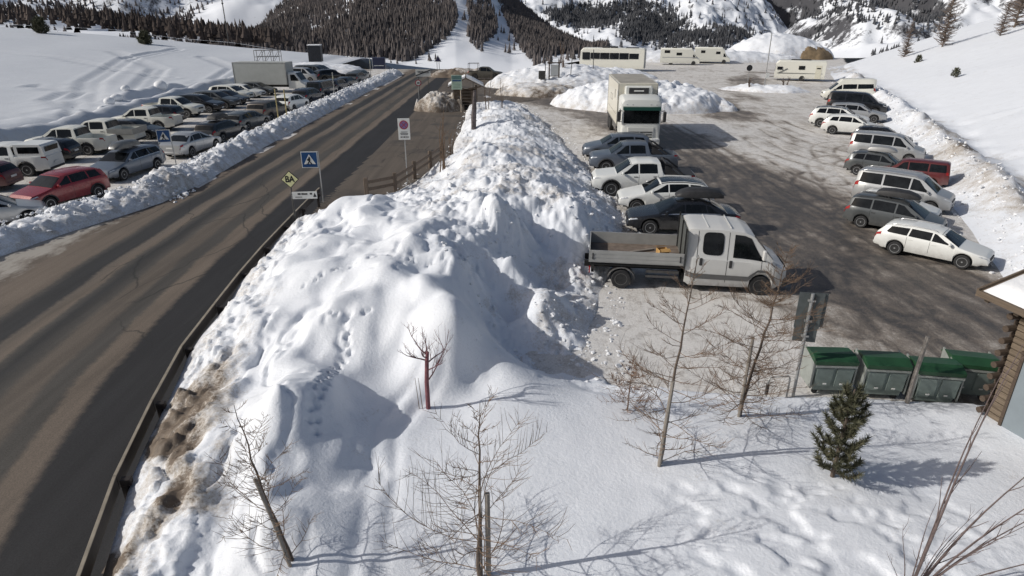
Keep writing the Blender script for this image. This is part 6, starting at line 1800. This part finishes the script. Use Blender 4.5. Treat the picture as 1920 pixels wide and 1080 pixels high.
# snow marker stakes along the wall
M_STAKE = plain('yellow_stake', (.38, .31, .14), .7, var=.25)
for i, (x, y, h, lb) in enumerate([(-19.35, 54.6, 3.0, 'left one of the pair of yellowish snow stakes by the brown car'), (-18.95, 55.6, 2.9, 'right one of the pair of yellowish snow stakes by the brown car'), (-19.0, 71.5, 3.0, 'single snow stake by the dark blue car on the snow wall'), (-18.9, 90.5, 3.4, 'tall snow stake near the far end of the snow wall')]):
    t = thing('snow_stake', lb, 'stake', (x, y, 0), 0, 'snow stakes on the snow wall')
    MB().tube([(0, 0, 0), (.03, 0, h)], .045, 6).build('shaft', M_STAKE if i < 2 else M_GALV, t)
    MB().box((.03, 0, h - .55), (.10, .06, .3)).build('reflector', M_SIGNY, t)
t = thing('rusty_post', 'grey timber post standing before the third waste container', 'post', (9.1, 12.65, 0), 0)
MB().tube([(0, 0, -.2), (.05, .05, 1.0), (.12, .08, 1.95)], [.055, .05, .045], 7).build('shaft', wood('grey_stake', (.16, .145, .13), (.30, .275, .25), axis='z'), t, True)
for i, (x, y, h, tl, lb) in enumerate([(4.0, 82.0, 3.1, .05, 'thin leaning post left of the information board'), (7.2, 84.2, 3.2, .25, 'thin dark post right of the information board'), (10.4, 86.5, 3.6, -.1, 'bare thin post in front of the coach'), (-4.2, 71.0, 2.2, .1, 'thin dark post by the shelter snow')]):
    t = thing('marker_post', lb, 'post', (x, y, 1.0 if i < 3 else 0.2), 0, 'thin posts round the snow heaps')
    MB().tube([(0, 0, -1), (tl, 0, h)], [.06, .045], 6).build('shaft', M_DPOLE, t)

# ------------------------------------------------------------------ trees and shrubs
M_BARK = plain('larch_bark', (.115, .088, .070), .9, var=.35, scale=20)
M_TWIG = plain('larch_twig', (.150, .100, .066), .9, var=.3, scale=9)
M_TWIGO = plain('russet_twig', (.20, .125, .085), .9, var=.25, scale=9)
M_RBARK = plain('red_bark', (.20, .075, .085), .8, var=.3, scale=12)
M_RTWIG = plain('red_twig', (.13, .055, .06), .85, var=.3, scale=12)
M_STK = wood('tree_stake', (.16, .14, .12), (.31, .28, .245), axis='z')
def larch(name, label, cat, loc, h, lean, seed, rad=.9, r0=.045, nb=46, low=.08, twig=9, mat=None, bark=None, thin=1.0, group='bare young larches in the near snow', bend=0.0, topbare=.0, ntw=3):
    rd = random.Random(seed)
    t = thing(name, label, cat, loc, 0, group)
    lean = Vector((*lean, 0))
    def at(f): return Vector((lean.x * f + bend * math.sin(f * 3.1), lean.y * f, h * f))
    n = 12
    pts = [at(i / n) + Vector((rd.uniform(-.012, .012), rd.uniform(-.012, .012), 0)) * h * .5 for i in range(n + 1)]
    pts = [Vector((0, 0, -.3))] + pts
    MB().tube(pts, [r0 * 1.1] + [r0 * (1 - .88 * i / n) for i in range(n + 1)], 7).build('trunk', bark or M_BARK, t, True)
    mb = MB()
    for i in range(nb):
        f = low + (1 - low - .03) * (i / nb) ** .92
        a = i * 2.4 + rd.uniform(-1.0, 1.0)
        f = min(.97, max(low * .6, f + rd.uniform(-.03, .03)))
        ln = rad * (1 - f) ** .75 * rd.uniform(.35, 1.2) * (1.0 if f > .15 else .85) + .05
        p = at(f)
        up = rd.uniform(-.05, .22) + .55 * f ** 2
        d_ = Vector((math.cos(a), math.sin(a), up)).normalized()
        seg = 5
        bp = [p]
        for q in range(1, seg + 1):
            d_ = (d_ + Vector((rd.uniform(-.26, .26), rd.uniform(-.26, .26), rd.uniform(-.16, .24)))).normalized()
            bp.append(bp[-1] + d_ * ln / seg)
        rb = max(.0035, r0 * .26 * (1 - f * .6)) * thin
        mb.tube(bp, [rb * (1 - .72 * q / seg) for q in range(seg + 1)], 4, False)
        for w in range(int(twig * (.5 + ln))):
            u = rd.uniform(.2, 1.0); q = min(int(u * seg), seg - 1); b0 = bp[q].lerp(bp[q + 1], u * seg - q)
            sd = rd.choice((-1, 1))
            dd = (d_.cross(Vector((0, 0, 1))) * sd * rd.uniform(.5, 1.1) + d_ * rd.uniform(.3, .9) + Vector((0, 0, rd.uniform(-.25, .55)))).normalized()
            tl = ln * rd.uniform(.14, .42) * (1.15 - u * .5)
            tp = [b0, b0 + dd * tl * .5, b0 + dd * tl + Vector((rd.uniform(-.04, .04), rd.uniform(-.04, .04), tl * .18))]
            mb.tube(tp, [.0042 * thin, .0034 * thin, .0018 * thin], 3, False)
            if rd.random() < .5:
                d2 = (dd + Vector((rd.uniform(-.8, .8), rd.uniform(-.8, .8), rd.uniform(-.1, .6)))).normalized()
                mb.tube([tp[1], tp[1] + d2 * tl * .5], [.003 * thin, .0016 * thin], 3, False)
    mb.build('crown', mat or M_TWIG, t, True)
    return t
def stake(loc, h, lean, label, r=.035):
    t = thing('tree_stake', label, 'stake', loc, 0, 'timber stakes supporting the young trees')
    MB().tube([(0, 0, -.3), (lean[0] * .5, lean[1] * .5, h * .5), (lean[0], lean[1], h)], [r, r, r * .95], 8).build('shaft', M_STK, t, True)
    return t
def G(x, y): return (x, y, bank_z(x, y) - .02)
larch('larch_sapling', 'bare larch leaning left at the bottom left of the snow', 'tree', G(-3.35, 7.45), 2.6, (-.6, .35), 21, 1.55, .034, 32, .05, 12, thin=1.0, bend=-.05)
stake(G(-3.30, 7.33), 1.55, (-.42, .18), 'leaning stake with the bottom left larch', .03)
larch('larch_sapling', 'bare larch in the bottom centre beside two stakes', 'tree', G(-.50, 7.35), 3.0, (.04, .25), 22, 1.95, .040, 36, .03, 12, thin=1.0)
stake(G(-.36, 7.42), 1.55, (.0, .05), 'thick grey stake right of the bottom centre larch', .04)
stake(G(-.46, 7.40), 1.7, (.0, .05), 'thin stake between the bottom centre larch and thick stake', .014)
larch('larch_sapling', 'tall bare larch with low wide branches right of centre', 'tree', G(2.82, 10.1), 4.2, (.34, .25), 23, 1.95, .042, 46, .02, 11, thin=1.0)
stake(G(2.80, 10.02), 1.85, (.12, .08), 'grey stake tied to the tall larch right of centre', .038)
larch('larch_sapling', 'dense bushy bare larch between the tall larch and road sign', 'tree', G(5.02, 12.0), 4.0, (.55, .15), 24, 1.85, .042, 84, .04, 15, thin=1.0)
stake(G(4.98, 11.95), 1.95, (.06, .05), 'grey stake in front of the dense bushy larch', .036)
larch('larch_sapling', 'small russet larch sapling behind the tall larch', 'tree', G(2.55, 12.1), 1.25, (.05, .05), 25, .9, .018, 44, .05, 18, M_TWIGO, M_TWIGO)
# red stemmed tree
def forked(name, label, loc, h, seed):
    rd = random.Random(seed)
    t = thing(name, label, 'tree', loc, 0)
    MB().tube([(0, 0, -.3), (0, 0, h * .35), (.03, 0, h * .62), (.05, .02, h * .72)], [.052, .048, .042, .036], 8).build('trunk', M_RBARK, t, True)
    mb = MB()
    def grow(p, d_, ln, r, lv):
        pts = [p]
        for q in range(4):
            d_ = (d_ + Vector((rd.uniform(-.22, .22), rd.uniform(-.22, .22), rd.uniform(-.05, .22)))).normalized(); pts.append(pts[-1] + d_ * ln / 4)
        mb.tube(pts, [r * (1 - .16 * q) for q in range(5)], 5, False)
        if lv < 3:
            for q in range(rd.randint(2, 4)):
                b0 = pts[rd.randint(1, 4)]; e = (d_ + Vector((rd.uniform(-1, 1), rd.uniform(-1, 1), rd.uniform(-.1, .7)))).normalized()
                grow(b0, e, ln * rd.uniform(.45, .75), r * .5, lv + 1)
    for a, z, ln in ((180, .62, .42), (20, .58, .5), (100, .70, .38), (260, .66, .4), (-40, .50, .35), (60, .36, .75), (160, .70, .48)):
        e = Vector((math.cos(R(a)), math.sin(R(a)), .45)).normalized(); grow(Vector((.02, 0, h * z)), e, ln, .018, 0)
    mb.build('crown', M_RTWIG, t, True)
    return t
forked('red_stemmed_tree', 'small tree with red trunk and twiggy head in the snow', G(-1.83, 11.95), 1.95, 31)
t = thing('twig_clump', 'two thin upright twigs beside the red trunked tree', 'shrub', G(-2.02, 11.95), 0)
for dx in (0, .07): MB().tube([(dx, 0, -.1), (dx - .03, 0, .4), (dx - .06, .02, .78)], [.010, .008, .004], 5).build('stem', M_TWIG, t, True)
# willow shrub with long rods at the lower right
def rods(name, label, loc, specs, mat, cat='shrub'):
    t = thing(name, label, cat, loc, 0)
    rd = random.Random(5)
    for (dx, dy, h, r, side) in specs:
        pts = []; n = 8
        for q in range(n + 1):
            f = q / n
            pts.append(Vector((dx * f + .04 * math.sin(f * 5 + dx), dy * f + .03 * math.sin(f * 4), -.15 + (h + .15) * f ** .92)))
        MB().tube(pts, [r * (1 - .8 * q / n) for q in range(n + 1)], 6, False).build('rod', mat, t, True)
        if side:
            mb = MB()
            for w in range(side):
                u = rd.uniform(.25, .95); q = min(int(u * n), n - 1); b0 = pts[q].lerp(pts[q + 1], u * n - q)
                e = Vector((dx * .5 + rd.uniform(-.5, .5), dy * .5 + rd.uniform(-.5, .5), rd.uniform(.4, 1.0))).normalized()
                ln = rd.uniform(.2, .55) * h * .4
                MB().tube([b0, b0 + e * ln * .5, b0 + e * ln + Vector((rd.uniform(-.05, .05), 0, .03))], [r * .35, r * .28, r * .12], 4, False).build('twig', mat, t, True)
    return t
M_WIL = plain('willow_bark', (.12, .09, .085), .85, var=.3, scale=9)
rods('willow_shrub', 'bare willow with long pale rods at the lower right corner', G(5.75, 6.95), [(.95, .55, 3.9, .022, 4), (1.0, .75, 3.5, .018, 3), (1.6, .35, 2.2, .026, 8), (1.75, .1, 2.0, .022, 8), (2.0, .3, 1.5, .020, 6), (1.3, -.1, 1.5, .016, 5), (.3, .3, 1.5, .012, 4), (-.15, .2, 1.2, .010, 4), (.15, .0, 1.3, .010, 3), (.55, .1, 1.25, .010, 4), (.8, .2, 1.2, .010, 3), (-.35, .1, .8, .008, 3), (1.1, .45, 1.3, .010, 4), (2.3, -.2, 1.2, .016, 5)], M_WIL)
# young pine with upright shoots
def pine(name, label, loc, h, seed, group=None, shoots=60, nd=130, nl=.13, w=.5, mat=None, nw=1.0):
    rd = random.Random(seed); rg_ = np.random.default_rng(seed)
    t = thing(name, label, 'tree', loc, 0, group)
    MB().tube([(0, 0, -.2), (.02, .02, h * .5), (.06, .04, h * .95)], [h * .022, h * .016, h * .006], 7).build('trunk', M_BARK, t, True)
    br = MB(); V = []; 
    for i in range(shoots):
        f = .04 + .92 * (i / shoots)
        a = i * 2.4 + rd.uniform(-.4, .4)
        ln = h * w * (1 - f) ** .62 * rd.uniform(.55, 1.1) + .05 * h
        base = Vector((.06 * f, .04 * f, h * f * .92))
        d0 = Vector((math.cos(a), math.sin(a), .25))
        tip = base + Vector((d0.x * ln, d0.y * ln, ln * .35 + h * .07)); mid = base + Vector((d0.x * ln * .62, d0.y * ln * .62, ln * .12))
        br.tube([base, mid, tip], [h * .007, h * .005, h * .003], 4, False)
        for q in range(nd):
            u = rd.uniform(.12, 1.0)
            p = mid.lerp(tip, (u - .5) * 2) if u > .5 else base.lerp(mid, u * 2)
            ax = (tip - mid).normalized()
            dd = Vector((rd.gauss(0, 1), rd.gauss(0, 1), rd.gauss(0, 1))).normalized()
            dd = (dd * .75 + ax * .75).normalized()
            L_ = nl * h / 1.6 * rd.uniform(.6, 1.1)
            sdv = dd.cross(Vector((rd.gauss(0, 1), rd.gauss(0, 1), rd.gauss(0, 1)))).normalized() * .0075 * nw * h / 1.6
            V += [p - sdv, p + sdv, p + dd * L_]
    br.build('branches', M_BARK, t, True)
    V = np.array([tuple(v) for v in V]); T = np.arange(len(V)).reshape(-1, 3)
    o = tri_mesh('crown', V, T, mat or M_PINE, parent=t)
    return t
def needle_mat():
    m, N, L, b = newmat('pine_needles'); nt = m.node_tree
    L.new(ramp(nt, noise_node(nt, 5.0, 4), [(.3, (.048, .052, .028)), (.55, (.10, .10, .058)), (.8, (.17, .15, .095))]), b.inputs['Base Color'])
    b.inputs['Roughness'].default_value = .7
    return m
M_PINE = needle_mat()
pine('young_pine', 'young green pine standing in the near snow on the right', G(6.0, 9.75), 2.0, 41, shoots=44, nd=200, w=.22, nl=.12)
GP = 'dark pines on the right hillside'
for i, (x, y, h, lb) in enumerate([(73.5, 84.0, 4.6, 'dark pine high on the right hillside at the picture edge'), (60.0, 64.5, 2.1, 'left pine of the dark row on the right hillside'), (61.6, 64.3, 2.3, 'middle pine of the dark row on the right hillside'), (63.3, 64.0, 3.1, 'right and tallest pine of the dark row on the right hillside')]):
    pine('hillside_pine', lb, (x, y, hill_z(x, y) - .15), h, 50 + i, GP, 40, 70, .30, .42, nw=4.0)
for i, (x, y, h, lb) in enumerate([(-96.5, 142, 3.3, 'dark lone bush on the crest of the left snow field'), (-73.5, 138, 2.8, 'dark bush further right on the left snow field crest'), (-128, 158, 4.0, 'dark bush on the crest near the left picture edge')]):
    pine('field_bush', lb, (x, y, field_z(x, y) - .3), h, 60 + i, 'dark bushes on the left snow field', 40, 70, .35, .5, nw=5.0)
for i, (x, y, h, w, lb) in enumerate([(48.5, 74.0, 1.0, .5, 'tiny dark shrub low on the right hillside'), (57.5, 96.5, 1.2, .4, 'small sapling under the hillside larches')]):
    pine('hillside_shrub', lb, (x, y, hill_z(x, y) - .1), h, 70 + i, 'small shrubs on the right hillside', 24, 50, .35, w, nw=5.0)
# larches on the hillside
M_TWIGG = plain('far_larch_twig', (.16, .125, .105), .9, var=.3, scale=3)
LL = [(62.0, 108.0, 6.0, 'leftmost bare larch of the hillside group'), (66.0, 105.5, 9.5, 'second bare larch of the hillside group, broad'), (69.5, 98.5, 5.5, 'short bare larch in front of the tallest hillside larch'), (74.5, 103.0, 11.5, 'tallest bare larch of the hillside group'), (85.5, 112.0, 11.0, 'bare larch upslope to the right of the tallest one'), (92.0, 116.0, 10.5, 'bare larch further upslope near the skyline'), (98.5, 112.0, 10.0, 'bare larch at the top right skyline')]
for i, (x, y, h, lb) in enumerate(LL):
    larch('hillside_larch', lb, 'tree', (x, y, hill_z(x, y) - .2), h, (.2, 0), 80 + i, h * .24, h * .012, 230, .06, 6, M_TWIGG, None, 2.8, 'bare larches on the right hillside')
# background stems by the fence and along the far bank
def stems(label, loc, hs, spread, seed, mat=None, r=.03):
    rd = random.Random(seed); t = thing('bare_sapling', label, 'sapling', loc, 0, 'bare saplings along the bank')
    for i, h in enumerate(hs):
        a = rd.uniform(0, 6.28); dx, dy = math.cos(a) * spread, math.sin(a) * spread * .4
        b0 = Vector(((i - len(hs) / 2) * .12, 0, -.3))
        pts = [b0 + Vector((dx * f + .05 * math.sin(f * 6 + i), dy * f, (h + .3) * f)) for f in np.linspace(0, 1, 7)]
        MB().tube(pts, [r * (1 - .75 * f) for f in np.linspace(0, 1, 7)], 5, False).build('stem', mat or M_TWIG, t, True)
        mb = MB()
        for q in range(9):
            f = rd.uniform(.25, .95); p = pts[int(f * 6)]
            e = Vector((rd.uniform(-1, 1), rd.uniform(-1, 1), rd.uniform(.3, 1.2))).normalized() * rd.uniform(.15, .5)
            MB().tube([p, p + e * .6, p + e + Vector((0, 0, .06))], [r * .3, r * .25, r * .12], 4, False).build('twig', mat or M_TWIG, t, True)
stems('bare sapling with several stems beside the timber fence', G(-3.75, 35.2), [2.6, 3.3, 2.9, 2.3], .25, 1, None, .04)
stems('bare sapling behind the fence end with dark twigs', G(-3.9, 41.5), [1.6, 1.3, 1.9], .3, 2, None, .035)
stems('tall thin sapling on the far part of the bank', G(-2.1, 56.5), [3.0, 2.6, 3.4], .3, 3, M_BARK, .05)
stems('thin sapling right of the tall one on the far bank', G(-.9, 60.5), [2.6, 2.2], .2, 4, M_BARK, .04)
stems('thin saplings growing on the far snow heap', (6.6, 86.2, 2.2), [3.4, 2.6, 3.0], .5, 5, None, .06)
stems('dark scrub on the snow island left of the lamp post', (29.0, 81.8, .4), [1.2, 1.0, 1.3], .3, 6, M_BARK, .09)
stems('dark scrub on the snow island right of the lamp post', (33.2, 81.5, .2), [1.4, 1.1, 1.5], .4, 7, M_BARK, .10)
t = thing('carved_post', 'thick dark mottled timber post on the far snow bank', 'post', G(-2.75, 47.0), 0)
MB().tube([(0, 0, -.3), (.02, 0, .9), (.1, 0, 1.9), (.14, 0, 2.7)], [.17, .19, .15, .10], 9).build('shaft', plain('mottled_post', (.10, .085, .085), .9, var=.6, scale=5), t, True)
for i in range(5): MB().tube([(.05, 0, .5 + i * .4), (.25 * (-1) ** i, -.05, .65 + i * .42)], [.05, .02], 5).build('stub', M_BARK, t)
